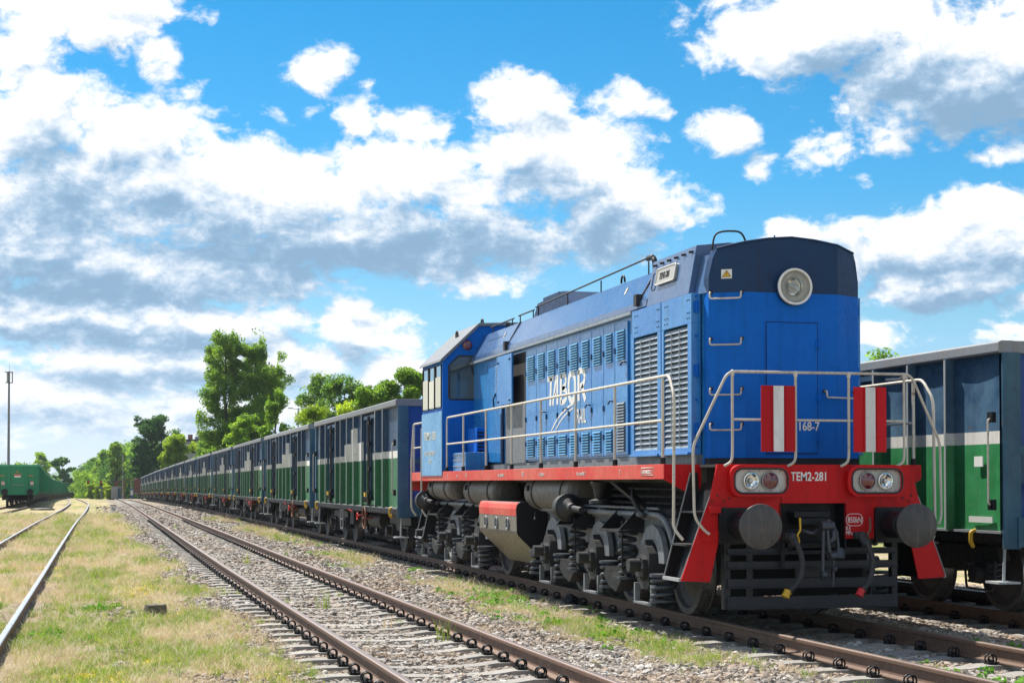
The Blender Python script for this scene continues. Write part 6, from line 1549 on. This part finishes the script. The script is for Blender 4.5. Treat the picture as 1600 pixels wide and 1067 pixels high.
m = MB(); m.box(-.3, .3, 0, .5, 0, 1.7); m.build('case', M['gw_blue'], t, (0, 0, 0)); m = MB(); m.box(-.2, .2, -.02, -.003, .6, 1.4); m.build('door', M['letterfade'], t, (0, 0, 0))
def signal(px_, d, ytop, label):
    x, zt = atpx(px_, d, ytop); zb = float(zg(d)); t = thing('railway_signal', label, 'signal', x, d, zb, group='railway signals'); h_ = zt - zb
    m = MB(); m.cyl((0, 0, 0), (0, 0, h_ - .2), .07, 8); m.build('post', M['tarp'], t, (0, 0, 0))
    m = MB(); m.box(-.2, .2, -.1, .1, h_ - .9, h_); hd = m.build('signal_head', M['black'], t, (0, 0, 0))
    m = MB(); m.lathe((0, -.1, h_ - .3), (0, -1, 0), [(.09, 0), (.09, .05), (0, .06)], 12); m.build('red_light', M['siglight'], hd, (0, 0, 0))
    m = MB(); m.box(-.5, .5, -.06, -.02, h_ - 1.35, h_ - 1.1); m.build('ladder_plate', M['gw_blue'], t, (0, 0, 0))
mm, g_, b_, o_ = newmat('signal_red_light'); b_.inputs['Base Color'].default_value = (.6, .01, .01, 1); b_.inputs['Emission Color'].default_value = (1, .02, .02, 1); b_.inputs['Emission Strength'].default_value = .35; M['siglight'] = mm
signal(138, 300, 750, 'railway signal at the tail of the green train, showing red')
signal(158, 292, 751, 'railway signal in front of the yellow-green shrubs, showing red')
x, zt = atpx(192, 275, 712); t = thing('lighting_mast', 'thin grey lighting mast beside the canopy, against the dark tree', 'mast', x, 275, float(zg(275)))
m = MB(); m.cyl((0, 0, 0), (0, 0, zt - float(zg(275))), .08, 6, 0, .05); m.build('pole', M['tarp'], t, (0, 0, 0)); m = MB(); q = zt - float(zg(275)); m.box(-.8, .1, -.05, .05, q - .02, q + .06); m.build('lamp_arm', M['tarp'], t, (0, 0, 0))
# white arched hall behind the green train
x, zt = atpx(129, 585, 752.5); t = thing('arched_hall', 'white-rimmed arched roof end above the tail of the green train', 'building', x, 585, float(zg(585)) - .5)
hh = zt - float(zg(585)) + .5; m = MB(); a_ = arc(0, hh - 1.6, 1.6, 0, 180, 12); m.prism([(1.5*a, b) for a, b in a_] + [(-2.4, 0), (2.4, 0)], 'y', 0, 8); m.build('wall', M['gw_endblue'], t, (0, 0, 0))
m = MB(); m.tube([(1.5*a, -.1, b) for a, b in a_], .16, 6); m.build('roof_rim', M['letter'], t, (0, 0, 0)); m = MB(); m.prism([(1.1*a, (b - hh)*.8 + hh - .45) for a, b in a_], 'y', -.1, -.02); m.build('window', M['glass'], t, (0, 0, 0))
# far blue hill
xs_ = np.linspace(0, 1, 40); v = []; f = []
for i, q in enumerate(xs_):
    px_ = -400 + 1000 * q; d = 3600; x, _ = atpx(px_, d); _, z = atpx(px_, d, 757 - 24 * math.exp(-((px_ - 150) / 90) ** 2) - 8 * float(vnoise(np.array([px_ * .02]), np.array([0.]), 4)[0]))
    v += [(x, d - 500, -8), (x, d, z), (x, d + 900, -8)]
for i in range(39): a = 3*i; f += [(a, a+3, a+4, a+1), (a+1, a+4, a+5, a+2)]
m = MB(); m.add(v, f, 0, True); o = m.build('hill', M['leafdark']); tag(o, kind='structure')

# ------------------------------------------------------------------ thin haze in the air
m = MB(); m.box(-4600, 4600, -420, 4900, -14, 62); hz = m.build('haze', [bpy.data.materials.new('haze_air')]); hm_ = hz.data.materials[0]; hm_.use_nodes = True
g_ = NT(hm_.node_tree); o_ = g_.n('ShaderNodeOutputMaterial'); vv = g_.n('ShaderNodeVolumePrincipled'); vv.inputs['Color'].default_value = (.78, .88, 1.0, 1); vv.inputs['Density'].default_value = .00012; vv.inputs['Anisotropy'].default_value = .3
g_.l(vv.outputs[0], o_.inputs['Volume']); tag(hz, kind='stuff')
